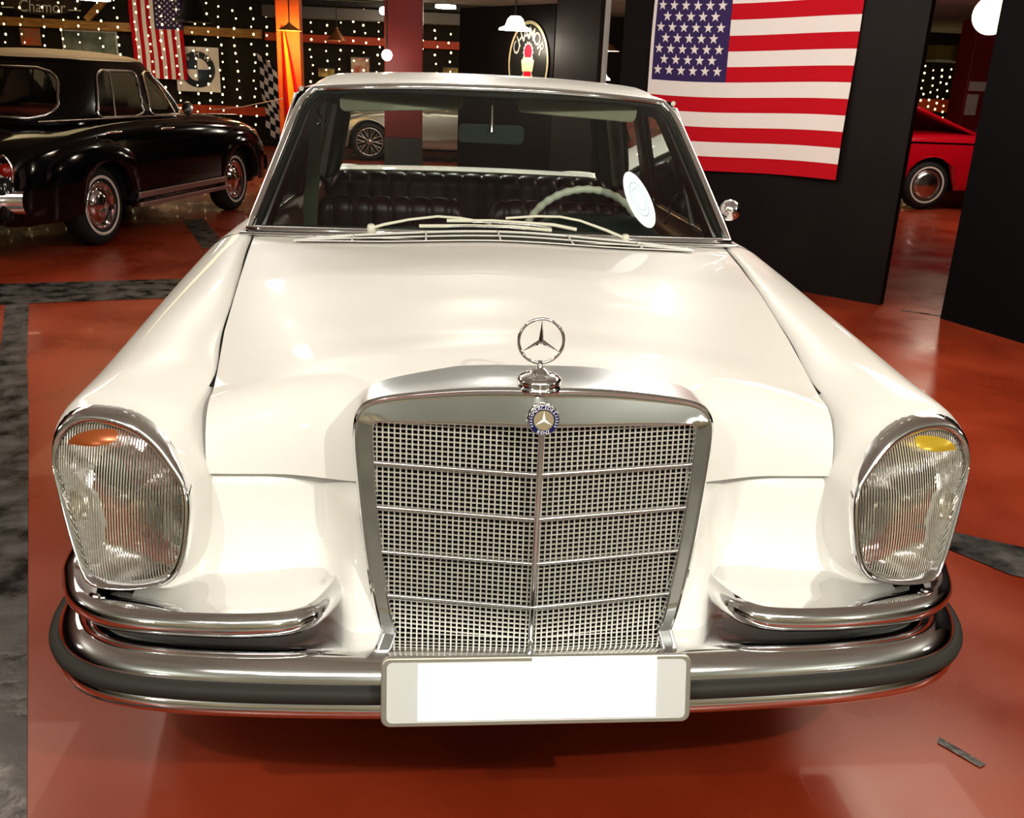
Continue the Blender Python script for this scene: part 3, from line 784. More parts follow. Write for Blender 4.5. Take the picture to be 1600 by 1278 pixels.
def slab(name, x0, x1, y0, y1, z0, z1, m):
    o = MB().box(((x0 + x1) / 2, (y0 + y1) / 2, (z0 + z1) / 2), (x1 - x0, y1 - y0, z1 - z0)).build(name, m)
    return struct(o)
HC = 2.72
slab('floor', -11, 16, -5, 18.6, -.1, 0, M['floor'])
slab('ceiling', -11, 16, -5, 18.6, HC, HC + .1, M['ceiling'])
slab('wall_back', -11, 16, 18.5, 18.6, 0, HC, M['wallpaint'])
slab('wall_left', -11.1, -11, -5, 18.6, 0, HC, M['wallpaint'])
slab('wall_right', 16, 16.1, -5, 18.6, 0, HC, M['wallpaint'])
slab('wall_front', -11, 16, -5.1, -5, 0, HC, M['tanwall'])

# floor strips
def strip(name, pts, z=.003):
    return struct(MB().add([(x, y, z) for x, y in pts], [list(range(len(pts)))], 0, False).build(name, M['floorgrey']))
strip('trim_1', [(-6, 4.75), (-2.83, 4.47), (-1.98, 4.72), (0, 5.1), (0, 5.7), (-2.04, 5.33), (-3.05, 5.06), (-6, 5.3)])
strip('trim_2', [(-2.66, 4.50), (-2.219, 3.334), (-1.91, 2.56), (-.93, .02), (-.35, -1.5), (-.52, -1.5), (-1.10, .02), (-2.05, 2.56), (-2.37, 3.38), (-2.80, 4.50)])
strip('trim_3', [(-2.62, 8.15), (-2.08, 6.6), (-1.92, 6.75), (-2.45, 8.3)])
strip('trim_4', [(1.2, 1.62), (1.62, 1.40), (1.716, 1.106 + .23), (3.2, .45), (3.2, .25), (1.66, 1.09), (1.55, 1.26), (1.15, 1.48)], .003)
strip('trim_5', [(1.00, .31), (1.015, .33), (1.075, .235), (1.055, .225)])
slab('unseen_floor', -11, 16, -5, -.75, .0, .006, M['unseen'])  # added behind the camera so chrome mirrors grey instead of red
# joint line between hall and next room floor on the right
struct(MB().box((3.45, 4.62, .002), (.75, .02, .004), 0, Matrix.Rotation(-.6, 3, 'Z')).build('trim_6', M['floorgrey']))

# slanted flag partition (right), seen from the front of the car
def panel(name, a, b, z1, th, m, label, cat='partition', z0=0.0, ext=None):
    a = Vector((a[0], a[1], 0)); b = Vector((b[0], b[1], 0)); d = (b - a); L = d.length; ang = math.atan2(d.y, d.x)
    o = MB().box((L / 2, 0, (z0 + z1) / 2), (L, th, z1 - z0)).build(name, m)
    o.location = a; o.rotation_euler = (0, 0, ang)
    return tag(o, label, cat)
dw = Vector((.715, -.70, 0)); nw = Vector((-.70, -.715, 0))   # along wall, facing camera
panel('partition_wall', (1.36 + .028, 6.67 + .03), (3.085, 5.015), HC - .01, .08, M['panelblack'], 'black partition wall carrying the big stars and stripes flag')
panel('partition_wall', (3.345, 4.62), (4.35, 1.5), HC - .01, .06, M['nearblack'], 'near black panel at the right edge of the view', 'partition')
# far dark partition behind the car roof
panel('partition_wall', (.134, 9.3), (1.00, 8.10), 2.13, .07, M['panelblack'], 'low black partition behind the car roof with the oval club emblem')
panel('partition_wall', (1.01, 8.09), (1.345, 7.60), HC - .01, .07, M['panellit'], 'brown grey partition with light put into its colour beside the emblem panel')
o = MB().box((1.375, 7.55, 1.35), (.045, .045, 2.7)).build('post', M['frame']); tag(o, 'slim white post at the edge of the brown grey partition', 'post')

# flags
def flag(name, O, U, V, W, H, label, N, amp=.01, nu=60, nstar=True):
    """U = fly direction (stripes run along it), V = from canton edge downwards across the stripes"""
    O = Vector(O); U = Vector(U).normalized(); V = Vector(V).normalized(); N = Vector(N).normalized()
    def P(a, b, off=0):
        w = amp * (sin(a * 5.3 + b * 2.1) + .6 * sin(a * 11 + 1.3 + b * 3) * b + .5 * sin(b * 7 + a * 2))
        return O + U * a * W + V * (b * H + .012 * H * sin(a * 4.2 + b)) + N * (w + off + amp * 1.8)
    mb = MB()
    for st_ in range(13):
        rows = [[P(a / nu, (st_ + q / 3) / 13) for a in range(nu + 1)] for q in range(4)]
        base = len(mb.v)
        n = nu + 1
        mb.v += [tuple(p) for r in rows for p in r]
        for j in range(3):
            for i in range(nu):
                mb.f.append([base + j * n + i, base + j * n + i + 1, base + (j + 1) * n + i + 1, base + (j + 1) * n + i])
                mb.mi.append(2 if (i < nu * .385 and st_ < 7) else (0 if st_ % 2 == 0 else 1)); mb.sm.append(True)
    for r in range(9):
        for c in range(11):
            if (r + c) % 2: continue
            ca = (c + 1) / 12 * .385; cb = (r + 1) / 10 * 7 / 13; R = .0285 * H
            idx = len(mb.v); pts = [P(ca, cb, .002)]
            for k in range(10):
                a = PI / 2 + k * PI / 5; rr = R if k % 2 == 0 else R * .40
                pts.append(P(ca + rr * cos(a) / W * SGN[0], cb - rr * sin(a) / H, .002))
            mb.v += [tuple(p) for p in pts]
            for k in range(10):
                mb.f.append([idx, idx + 1 + k, idx + 1 + (k + 1) % 10]); mb.mi.append(1); mb.sm.append(False)
    # hoist band
    rows = [[P(-.018 + .018 * q, b / 12) for q in (0, 1)] for b in range(13)]
    mb.grid(rows, mi=1)
    return tag(mb.build(name, [M['fred'], M['fwhite'], M['fblue']]), label, 'flag')
SGN = [1]
fo = Vector((1.60, 6.437, 2.265)) + nw * .015
flag('national_flag', fo, dw, (0, 0, -1), 1.615, 1.435, 'large stars and stripes flag on the black partition to the right of the white car', nw, .016)
# vertical flag at the far left: canton upper right
flag('national_flag', (-4.90, 18.32, 2.70), (0, 0, -1), (-1, 0, 0), 1.50, .98, 'stars and stripes flag hung vertically among the fairy lights', (0, -1, 0), .012)

# beams on the far wall
def beam(name, a, b, w, h, m, label, cat='beam'):
    return tag(MB().bar(a, b, w, h).build(name, m, bevel=.01), label, cat)
beam('wall_beam', (-10.9, 18.40, 2.13), (-3.45, 18.40, 2.09), .18, .16, M['wood'], 'long pale wooden beam across the far wall above the black car')
beam('wall_beam', (-3.40, 18.42, 2.06), (.50, 18.42, 2.04), .14, .15, M['redbeam'], 'upper red painted beam on the far wall behind the car roof')
beam('wall_beam', (-6.0, 18.42, .66), (1.2, 18.42, .66), .14, .17, M['redbeam'], 'low red rail on the far wall near the floor')
beam('brace', (-6.70, 18.36, 2.20), (-6.25, 18.36, 2.66), .12, .12, M['wood'], 'diagonal wooden brace rising from the long beam', 'brace')
beam('duct', (-3.3, 17.7, 2.48), (.6, 17.7, 2.48), .30, .20, mat('duct grey', (.16, .145, .12), .5), 'long grey duct under the ceiling at the far wall', 'duct')
beam('duct', (-3.3, 17.4, 2.64), (1.0, 17.4, 2.64), .20, .08, M['metaldark'], 'thin dark lamp rail below the grey ceiling', 'rail')
beam('wall_beam', (1.4, 18.42, 1.30), (15.9, 18.42, 1.30), .14, .26, M['redbeam'], 'red beam on the far wall seen beyond the partitions')
beam('wall_beam', (1.4, 18.42, .52), (15.9, 18.42, .52), .14, .16, M['redbeam'], 'lower red rail on the far wall behind the red car')
# columns
def column(name, x0, x1, y, z0, z1, m, label, d=.5, parts=None):
    t = thing(name, label, 'column', ((x0 + x1) / 2, y + d / 2, 0))
    MB().box((0, 0, (z0 + z1) / 2), (x1 - x0, d, z1 - z0)).build('shaft', m, t, bevel=.01)
    return t
c = column('column', -.79, -.30, 11.5, .66, HC - .005, M['redcol'], 'dark red square column behind the white car with a grey foot')
MB().box((0, 0, .33), (.50, .51, .66)).build('plinth', M['greyplinth'], c)
c = column('column', -2.37, -2.04, 13, 0, HC - .005, M['orange'], 'orange column lit by a small lamp left of the car roof', .33)
c = column('column', 8.93, 9.75, 14.8, 0, HC - .005, M['redcol'], 'dark red column behind the red car with two paper notices', .5)
# notices
for (z, w, h, l) in ((1.66, .30, .15, 'upper pale paper notice on the dark red column beyond the partition gap'), (1.36, .20, .34, 'lower grey paper notice on the dark red column beyond the partition gap')):
    tag(MB().box((8.97 + w / 2, 14.79, z), (w, .02, h)).build('notice', M['paper']), l, 'notice')

# fairy light strings
bm_ = MB(); bm_.lathe([(0, -.019), (.012, -.014), (.016, 0), (.012, .014), (0, .019)], n=8)
proto = bm_.build('bulb', M['bulb']); bulb_mesh = proto.data
def string(x, y, z0, z1, step, label, first=[True]):
    t = thing('light_string', label, 'string lights', (x, y, 0), 0, None)
    MB().tube([(0, 0, z0 - .05), (.01, .0, (z0 + z1) / 2), (0, 0, z1 + .04)], .003, 4).build('wire', M['wire'], t)
    z = z0 + random.random() * step
    while z < z1:
        if first[0]:
            o = proto; first[0] = False; o.parent = t
        else:
            o = bpy.data.objects.new('bulb', bulb_mesh); link(o, t)
        o.location = (random.uniform(-.035, .035), -.02, z); k = random.uniform(.8, 1.25); o.scale = (k, k, k)
        z += step * random.uniform(.85, 1.2)
x = -9.2; n = 0; strs = []
while x < .55:
    strs.append(x); x += random.uniform(.22, .33) if x > -6 else random.uniform(.30, .45)
for x in strs:
    t = ('white fairy light string over the far wall above the black car' if x < -4.9 else 'white fairy light string between the hanging flag and the orange column' if x < -2.5 else 'white fairy light string on the far wall behind the white car roof')
    string(x, 18.22 - (.06 if x < -4.9 else 0), .35, 2.62, .155, t)
    g = {'above': 'fairy light strings far left', 'column': 'fairy light strings beside the flag', 'roof': 'fairy light strings behind the roof'}
    for k_, v_ in g.items():
        if k_ in t: bpy.data.objects[-1] if False else None
for o in list(COL.objects):
    if o.name.startswith('light_string'):
        l = o['label']; o['group'] = 'fairy light strings over the black car' if 'black car' in l else 'fairy light strings beside the orange column' if 'orange' in l else 'fairy light strings behind the roof'
for k in range(8):
    string(9.42 + k * .165, 17.9, .50, 2.05, .13, 'white fairy light string seen in the gap behind the red car')
for o in list(COL.objects):
    if o.name.startswith('light_string') and 'red car' in o['label']: o['group'] = 'fairy light strings behind the red car'
for k in range(3):
    string(2.62 + k * .13, 16.5, .9, 2.3, .25, 'white fairy light string in the narrow gap beside the white post')
for o in list(COL.objects):
    if o.name.startswith('light_string') and 'narrow gap' in o['label']: o['group'] = 'fairy light strings in the narrow gap'

# posters and signs on the far wall
def poster(name, c, w, h, m, label, cat='poster', framecol=None, rz=0):
    t = thing(name, label, cat, c, rz)
    MB().box((0, .02, 0), (w, .03, h)).build('frame', framecol or M['metaldark'], t)
    MB().box((0, .0, 0), (w - .05, .012, h - .05)).build('print', m, t)
    return t
pm1 = noise_col(mat('orange print', (.4, .1, .03), .6), (.25, .16, .08), (.50, .10, .03), 4, 3)
pm2 = noise_col(mat('grey green print', (.1, .12, .1), .35), (.05, .06, .05), (.22, .25, .20), 2.5, 3)
pm3 = noise_col(mat('pink print', (.5, .2, .18), .6), (.55, .5, .4), (.40, .08, .07), 6, 3)
pm4 = noise_col(mat('gold print', (.3, .2, .08), .6), (.10, .05, .02), (.55, .42, .15), 7, 3)
poster('poster', (-7.78, 18.40, 1.86), .42, .36, pm1, 'small orange and brown picture under the wooden beam, far left')
poster('poster', (-6.70, 18.40, 1.80), 1.02, .44, pm2, 'wide framed grey green picture above the black car roof', framecol=M['frame'])
poster('poster', (-1.58, 18.40, 1.60), .40, .34, pm3, 'pink and white picture behind the left part of the car roof')
poster('poster', (-2.24, 18.40, 1.44), .36, .20, pm4, 'small brown picture low behind the left end of the car roof')
poster('poster', (.20, 18.40, 1.55), .34, .20, pm4, 'small golden picture just right of the dark red column')
tag(MB().box((9.12, 16.0, 2.22), (.62, .4, .24)).build('hanging_box', mat('olive box', (.20, .17, .03), .4)), 'olive box high up beyond the gap above the red car', 'box')
tag(MB().box((9.12, 15.95, 2.08), (.64, .45, .03)).build('shelf', M['frame']), 'thin pale shelf edge under the olive box beyond the gap', 'shelf')
# roundel sign
rs = thing('roundel_sign', 'square white sign with a black ringed quartered roundel beside the hanging flag', 'sign', (-4.70, 18.34, 1.40))
MB().box((0, .02, 0), (.82, .03, .82)).build('sign_board', M['fwhite'], rs)
MB().lathe([(.21, 0), (.33, 0)], (0, -.004, 0), (0, -1, 0), 48).build('roundel_ring', mat('ring black', (.02, .025, .03), .4), rs)
for k in range(4):
    pts = [(0, 0)] + [(.21 * cos(PI / 2 * (k + q / 8)), .21 * sin(PI / 2 * (k + q / 8))) for q in range(9)]
    MB().prism(pts, .006, (0, -.004, 0), (1, 0, 0), (0, 0, 1)).build('roundel_quarter', M['fwhite'] if k % 2 == 0 else mat('quarter dark', (.03, .045, .07), .4), rs)
text_mesh('roundel_lettering', 'BMW', M['fwhite'], rs, .13, (0, -.010, 0), (1, 0, 0), (0, 0, 1), (0, -1, 0), arc=(.27, PI / 2 + .75, -.75))
# script sign
ss = thing('script_sign', 'dark oval sign with pale script lettering above the wooden beam', 'sign', (-7.50, 18.36, 2.36))
MB().prism([(.74 * cos(2 * PI * k / 40), .17 + .28 * sin(2 * PI * k / 40)) for k in range(40)], .03, (0, .02, 0), (1, 0, 0), (0, 0, 1)).build('sign_board', mat('brown board', (.035, .02, .012), .5), ss)
text_mesh('script_lettering', 'Chamor', M['frame'], ss, .30, (0, -.006, -.06), (1, 0, .0), (.12, 0, 1), (0, -1, 0), squash=.85)
MB().box((.60, 0, -.0), (.22, .01, .02)).build('script_dash', M['frame'], ss)
MB().box((-.62, 0, -.0), (.22, .01, .02)).build('script_dash', M['frame'], ss)
# chequered flag
mb = MB()
for i in range(4):
    for j in range(12):
        def Pc(a, b): return (-3.52 + a * .085 + .025 * sin(b * .9) + .012 * b, 18.05 + .05 * sin(a * 1.6 + b * .4), 1.74 - b * .122 - .05 * a + .02 * sin(a * 3))
        mb.add([Pc(i, j), Pc(i + 1, j), Pc(i + 1, j + 1), Pc(i, j + 1)], [(0, 3, 2, 1)], (i + j) % 2)
tag(mb.build('chequered_flag', [M['fwhite'], M['black']]), 'black and white chequered flag hanging left of the orange column', 'flag')
# red and yellow flag on the orange column
mb = MB()
for k, (a, b, mi) in enumerate(((0, .28, 0), (.28, .72, 1), (.72, 1, 0))):
    rows = []
    for j in range(13):
        z = 2.02 - j * .10; w = .03 + .22 * (j / 12) ** .8
        rows.append([Vector((-2.26 + w * (lerp(a, b, q / 3)) - .02, 12.93 - .02 * sin(lerp(a, b, q / 3) * 9), z)) for q in range(4)])
    mb.grid(rows, mi=mi, flip=True)
tag(mb.build('furled_flag', [M['fred'], M['fyellow']]), 'red and yellow flag hanging folded on the orange column', 'flag')
# rope
tag(MB().tube([(-3.35, 13.2, .86), (-2.9, 13.1, .92), (-2.3, 12.9, 1.06)], .008, 6).build('rope', M['frame']), 'thin pale rope running to the orange column behind the black car', 'rope')

# club emblem on the low black partition
ed = (Vector((1.00, 8.10, 0)) - Vector((.134, 9.3, 0))).normalized(); en = Vector((ed.y, -ed.x, 0)).normalized()
if en.y > 0: en = -en
EC = Vector((.134, 9.3, 0)) + ed * 1.13 + en * .045 + Vector((0, 0, 1.60))
em = thing('club_emblem', 'oval club emblem with a beaded gold rim and white lettering on the black partition', 'emblem', tuple(EC))
EU = ed * .86; EV = Vector((0, 0, 1.12)); Z0 = (0, 0, 0)
def disc(r0, r1, off, m, nm, n=48):
    MB().grid([[en * off + EU * cos(2 * PI * k / n) * r + EV * sin(2 * PI * k / n) * r for k in range(n)] for r in (r0, r1)], closed=True).build(nm, m, em)
disc(.001, .335, .002, M['metaldark'], 'emblem_disc')
disc(.318, .345, .004, M['goldtext'], 'emblem_rim')
text_mesh('emblem_lettering', 'CHAMOR', M['embletter'], em, .150, en * .006, EU, EV, en, arc=(.238, PI / 2 + 2.5 * .42, -.42), bold=.002)
text_mesh('emblem_lettering', 'CLUB', M['embletter'], em, .150, en * .006, EU, EV, en, arc=(.238, -PI / 2 - 1.5 * .46, .46), bold=.002)
def blob(cx, cz, r, m, nm, spikes=0):
    pts = [(cx + (r * (1 - (.22 if spikes and k % 2 else 0))) * cos(2 * PI * k / 28), cz + (r * (1 - (.22 if spikes and k % 2 else 0))) * sin(2 * PI * k / 28)) for k in range(28)]
    MB().add([en * .006 + EU * a + EV * b for a, b in pts], [list(range(28))], 0, False).build(nm, m, em)
blob(0, .085, .095, M['embletter'], 'emblem_burst', 1); blob(0, -.105, .095, M['embletter'], 'emblem_burst', 1)
for cz, r, m in ((.09, .065, M['fred']), (-.105, .065, M['fred'])):
    MB().add([en * .008 + EU * r * cos(2 * PI * k / 20) + EV * (cz + r * sin(2 * PI * k / 20)) for k in range(20)], [list(range(20))], 0, False).build('emblem_dot', m, em)
MB().add([en * .009 + EU * a + EV * b for a, b in ((-.11, .02), (-.09, -.07), (.09, -.07), (.11, .02), (.07, .045), (-.07, .045))], [(0, 1, 2, 3, 4, 5)], 0, False).build('emblem_band', M['goldtext'], em)

# ---- lamps hanging from the ceiling
def pendant(x, y, z, R, Hh, label, shade, face, power=0, style='dome', col=(1, .9, .75)):
    t = thing('pendant_lamp', label, 'lamp', (x, y, z))
    MB().tube([(0, 0, Hh), (0, 0, HC - z)], .008, 6).build('cable', M['metaldark'], t)
    if style == 'dome':
        MB().lathe([(R, 0), (R * .97, Hh * .12), (R * .62, Hh * .3), (R * .48, Hh * .75), (R * .3, Hh * .97), (0, Hh)], n=32).build('shade', shade, t)
        MB().lathe([(R * .93, .004), (0, .004)], n=32).build('lamp_face', face, t)
    elif style == 'cone':
        MB().lathe([(R, 0), (R * .55, Hh * .45), (R * .18, Hh * .8), (.02, Hh)], n=32).build('shade', shade, t)
        MB().lathe([(R * .5, .02), (0, .02)], n=24).build('lamp_face', face, t)
    elif style == 'globe':
        MB().lathe([(R * sin(PI * k / 16), R - R * cos(PI * k / 16)) for k in range(17)], n=32).build('globe', shade, t)
    else:
        MB().lathe([(0, .05), (R, .04), (R, 0), (0, -.004)], n=32).build('lamp_face', face, t)
    if power:
        l = bpy.data.lights.new('pl', 'POINT'); l.energy = power; l.color = col; l.shadow_soft_size = .08
        lo = bpy.data.objects.new('pendant_light', l); link(lo, t); lo.location = (0, 0, -.12 if style != 'globe' else -.08)
    return t
pendant(.605, 8.2, 1.885, .16, .13, 'lit white dome lamp hanging in front of the black emblem partition', M['shadewhite'], M['lampface'], 9)
pendant(-.73, 10.9, 1.60, .065, .10, 'bright small lamp against the left side of the dark red column', M['lampface'], M['lampface'], 8, 'globe')
pendant(.00, 12.5, 2.33, .14, .05, 'flat bright disc lamp under the ceiling right of the dark red column', M['lampface'], M['lampface'], 10, 'disc')
pendant(-2.10, 12.4, 1.95, .16, .10, 'small bright lamp in front of the orange column', M['wood'], M['lampface'], 45, 'cone', (1, .55, .2))
pendant(-4.45, 17.2, 2.20, .34, .45, 'dark dome lamp hanging in front of the fairy lights', M['metaldark'], M['metaldark'], 0)
pendant(-1.85, 16.5, 1.98, .17, .22, 'copper dome lamp in front of the red beam', M['copper'], M['lampface'], 3, 'cone')
pendant(-1.05, 16.8, 2.45, .07, .09, 'bright spot lamp at the end of the ceiling rail', M['lampface'], M['lampface'], 6, 'globe')
pendant(-5.95, 16.6, 2.45, .25, .06, 'flat white strip lamp above the wooden brace', M['lampface'], M['lampface'], 10, 'disc')
pendant(5.80, 9.0, 2.10, .20, .4, 'glowing white globe lamp beside the near black panel', M['globe'], M['globe'], 20, 'globe')
pendant(2.55, 14.5, 1.50, .16, .22, 'bright white cone lamp low in the narrow gap beside the white post', M['shadewhite'], M['lampface'], 8, 'dome')
pendant(2.50, 13.8, 1.92, .20, .10, 'white rimmed lamp high in the narrow gap beside the white post', M['wood'], M['lampface'], 5, 'dome')
pendant(.25, 9.6, 2.50, .08, .1, 'small bright lamp close under the ceiling above the partition', M['lampface'], M['lampface'], 10, 'globe')
# ---- BLACK CAR (1950s rounded saloon), local frame: +y forward, +x right side
M['cblack'] = mat('black paint', (.002, .002, .0025), .10, coat=.25, spec=.4)
M['creamroof'] = mat('cream cloth roof', (.62, .46, .30), .55)
M['pinkchrome'] = mat('sill trim', (.38, .25, .22), .3, .7)
M['taillens'] = mat('tail lens', (.18, .008, .006), .2)
bc = thing('black_car', 'old black rounded saloon with cream roof and whitewall tyres, parked left of the white car', 'car', (-3.64, 6.87, 0), -math.atan2(.257, .966))
bst = []
def bsec(y, zt, w, zs, zb, bulge=0.):
    return [Vector((x, y, z)) for x, z in ((0, zt), (.3 * w, zt - .004), (.55 * w, zt - .02), (.74 * w, lerp(zt, zs, .45)), (.88 * w, zs), (.955 * w, zs - .05), (.985 * w, zs - .14), (w, lerp(zs, zb, .45)), (w, lerp(zs, zb, .6)), (.985 * w, lerp(zs, zb, .85)), (.93 * w, zb))]
for a in ((-1.12, .50, .60, .46, .36), (-1.09, .66, .74, .62, .30), (-1.0, .80, .80, .74, .28), (-.8, .90, .835, .84, .27), (-.4, .98, .855, .91, .26), (.1, 1.02, .865, .965, .26), (.6, 1.035, .868, .985, .26), (1.4, 1.035, .870, .985, .26), (1.9, 1.02, .868, .97, .26), (2.3, .98, .862, .945, .26), (2.7, .93, .85, .90, .27), (2.98, .86, .82, .83, .29), (3.12, .76, .76, .72, .32), (3.16, .6, .66, .56, .4)): bst.append(bsec(*a))
rows = loft(bst, 40, 8)
def arch2(rows, cs, r=.36, zc=.33):
    for rw in rows:
        for p in rw:
            for c in cs:
                d = abs(p.y - c)
                if d < r and abs(p.x) > .6:
                    za = zc + math.sqrt(r * r - d * d)
                    if p.z < za: p.z = za
    return rows
arch2(rows, [0, 2.42])
MB().grid(rows, flip=False).grid(mir(rows), flip=True).build('body', M['cblack'], bc)
# wing bulges
for s in (1, -1):
    for cy, L, zt, nm in ((-.08, .78, .90, 'rear_wing'), (2.46, .70, .90, 'front_wing')):
        rws = []
        for k in range(25):
            t = k / 24 * PI; y = cy - L * cos(t); h = max(.02, sin(t)) ** .55
            rws.append([Vector((s * (.70 + (.20 * h) * bx_), y, .30 + (zt - .30) * h * bz_)) for bx_, bz_ in ((0, 1.0), (.45, .985), (.75, .93), (.92, .82), (1, .66), (1, .45), (.97, .2), (.92, 0))])
        for rw in rws:
            for p in rw:
                c0 = 0 if cy < 1 else 2.42; d = abs(p.y - c0)
                if d < .36 and abs(p.x) > .74: p.z = max(p.z, .33 + math.sqrt(.36 ** 2 - d * d))
        MB().grid(rws, flip=(s > 0)).build(nm, M['cblack'], bc)
# greenhouse grid
def gh(u, v):
    """u: 0..1 around (0 = right front .. ), v 0 belt .. 1 roof edge"""
    a = 2 * PI * u; ex = .42
    cx = math.copysign(abs(cos(a)) ** ex, cos(a)); cy = math.copysign(abs(sin(a)) ** ex, sin(a))
    hw = lerp(.765, .61, v ** 1.25); yf = lerp(1.86, 1.34, v ** 1.1); yr = lerp(-.50, .02, v ** 1.3)
    return Vector((hw * cx, (yf + yr) / 2 + (yf - yr) / 2 * cy, lerp(.965, 1.42, v)))
NU, NV = 240, 16
def cor(t): return .07 * (1 - math.sqrt(max(0, 1 - (max(0, abs(t - .5) * 2 - .65) / .35) ** 2)))
def gwin(q, v):
    """which window does a point belong to"""
    if v < .10 or v > .90: return None
    t = (v - .10) / .80
    if abs(q.x) > .56 and abs(q.y - .7) < 1.35:
        # side windows, rear and front
        def inr(y0, y1, y2, y3):
            e = cor(t); return lerp(y0, y2, t) + e < q.y < lerp(y1, y3, t) - e
        if inr(.10, .78, .34, .92): return 'side'
        if inr(.90, 1.50, 1.02, 1.36): return 'side'
    if q.y < .3 and abs(q.x) < lerp(.69, .53, t) - .16 * (1 - math.sqrt(max(0, 1 - (max(0, abs(t - .5) * 2 - .35) / .65) ** 2))): return 'back'
    if q.y > 1.2 and abs(q.x) < lerp(.66, .52, t): return 'front'
    return None
shell = MB(); gls = MB(); V_ = [[gh(i / NU, j / NV) for i in range(NU)] for j in range(NV + 1)]
flat = [p for r in V_ for p in r]
sf, gf = [], []
for j in range(NV):
    for i in range(NU):
        i2 = (i + 1) % NU; q = (V_[j][i] + V_[j + 1][i2]) / 2
        (gf if gwin(q, (j + .5) / NV) else sf).append((j * NU + i, j * NU + i2, (j + 1) * NU + i2, (j + 1) * NU + i))
shell.add(flat, sf); gls.add(flat, gf)
shell.build('cabin_shell', M['cblack'], bc); gls.build('cabin_glass', M['glass_clear'], bc)
# black shoulder above the windows and cream roof
rows = []
for k in range(5):
    t = k / 4
    rows.append([Vector((p.x * lerp(1, .95, t), .72 + (p.y - .72) * lerp(1, .95, t), p.z + .035 * sin(t * PI / 2))) for p in V_[NV]])
MB().grid(rows, closed=True).build('roof_edge', M['cblack'], bc)
base = rows[-1]; rows = []
for k in range(10):
    t = k / 9
    rows.append([Vector((p.x * cos(t * PI / 2), .66 + (p.y - .66) * cos(t * PI / 2), p.z + .075 * sin(t * PI / 2))) for p in base])
MB().grid(rows, closed=True).build('roof', M['creamroof'], bc)
# window chrome frames
def onside(y, t, s):  # point on cabin side at given y and height
    v = .10 + .80 * t; best = None
    for k in range(0, 800):
        u = (k / 800 - .5) * .5 if s > 0 else .5 + (k / 800 - .5) * .5
        q = gh(u % 1, v)
        if best is None or abs(q.y - y) < abs(best.y - y): best = q
    return best + Vector((s * .008, 0, 0))
for s in (1, -1):
    for (y0, y1, y2, y3) in ((.10, .78, .34, .92), (.90, 1.50, 1.02, 1.36)):
        path_ = [(lerp(y0 + .07, y1 - .07, k / 8), 0) for k in range(8)] + [(lerp(y1, y3, t) - cor(t), t) for t in [k / 16 for k in range(16)]] + [(lerp(y3 - .07, y2 + .07, k / 8), 1) for k in range(8)] + [(lerp(y0, y2, t) + cor(t), t) for t in [1 - k / 16 for k in range(16)]]
        MB().tube([onside(a, b, s) for a, b in path_], .010, 6, closed=True).build('window_frame', M['chrome_soft'], bc)
    MB().tube([onside(.34, 0, s), onside(.43, .5, s), onside(.52, 1, s)], .007, 6).build('quarter_light_bar', M['chrome_soft'], bc)
    MB().tube([onside(1.36, 0, s), onside(1.24, 1, s)], .007, 6).build('quarter_light_bar', M['chrome_soft'], bc)
    MB().tube([(s * .80, y, 1.005 - .03 * max(0, (y - 1.4) / 1.2) ** 2) for y in [-.7 + .2 * k for k in range(17)]], .006, 6).build('belt_moulding', M['chrome_soft'], bc)
    # sill strips
    MB().box((s * .885, 1.21, .37), (.03, 1.62, .055)).build('sill_trim', M['pinkchrome'], bc, bevel=.008)
    MB().box((s * .89, 1.21, .29), (.04, 1.62, .04)).build('sill_trim', M['pinkchrome'], bc, bevel=.008)
    for y in (.02, .86): MB().tube([(s * .875, y, .90), (s * .91, y + .03, .905), (s * .905, y + .16, .905), (s * .875, y + .18, .90)], .010, 8).build('door_handle', M['chrome'], bc)
    # tail lamp
    MB().lathe([(.0, .06), (.035, .055), (.055, .03), (.062, .0), (.066, -.01)], (s * .72, -1.0, .67), (s * .25, -1, .1), 24).build('tail_lamp', M['taillens'], bc)
    MB().tube([Vector((s * .72, -1.02, .67)) + Vector((cos(a) * .062, .0, sin(a) * .11)) for a in [2 * PI * k / 24 for k in range(24)]], .010, 6, closed=True).build('tail_lamp_bezel', M['chrome'], bc)
    wheel(bc, (s * .70, 0, .325), side=s); wheel(bc, (s * .70, 2.42, .325), side=s)
    MB().box((s * .80, .80, .65), (.15, .004, .9)).build('door_gap', M['black'], bc) if False else None
    for c0 in (0, 2.42):
        MB().grid([[Vector((s * q, c0 + .37 * cos(a), .33 + .37 * sin(a))) for q in (.45, .87)] for a in [PI * k / 16 for k in range(17)]], flip=(s < 0)).build('wheel_arch', M['black'], bc)
# rear window frame
def onback(x, t):
    v = .10 + .80 * t; best = None
    for k in range(300):
        u = .5 + k / 300 * .5; q = gh(u, v)
        if q.y > .3: continue
        if best is None or abs(q.x - x) < abs(best.x - x): best = q
    return best + Vector((0, -.008, 0))
be = lambda t: .16 * (1 - math.sqrt(max(0, 1 - (max(0, abs(t - .5) * 2 - .35) / .65) ** 2)))
pth = [(lerp(-.53, .53, k / 12), 0) for k in range(13)] + [(lerp(.69, .53, t) - be(t), t) for t in [k / 14 for k in range(1, 14)]] + [(lerp(.37, -.37, k / 12), 1.0) for k in range(13)] + [(-(lerp(.69, .53, t) - be(t)), t) for t in [1 - k / 14 for k in range(1, 14)]]
MB().tube([onback(a, b) for a, b in pth], .012, 6, closed=True).build('rear_window_frame', M['chrome_soft'], bc)
bpath = [Vector((x, -1.17 + .16 * (abs(x) / .8) ** 3, .46)) for x in [-.84 + .08 * k for k in range(22)]]
rws = [[Vector((p.x, p.y - .05 * cos(a) , p.z + .085 * sin(a))) for a in [-PI / 2 + PI * k / 8 for k in range(9)]] for p in bpath]
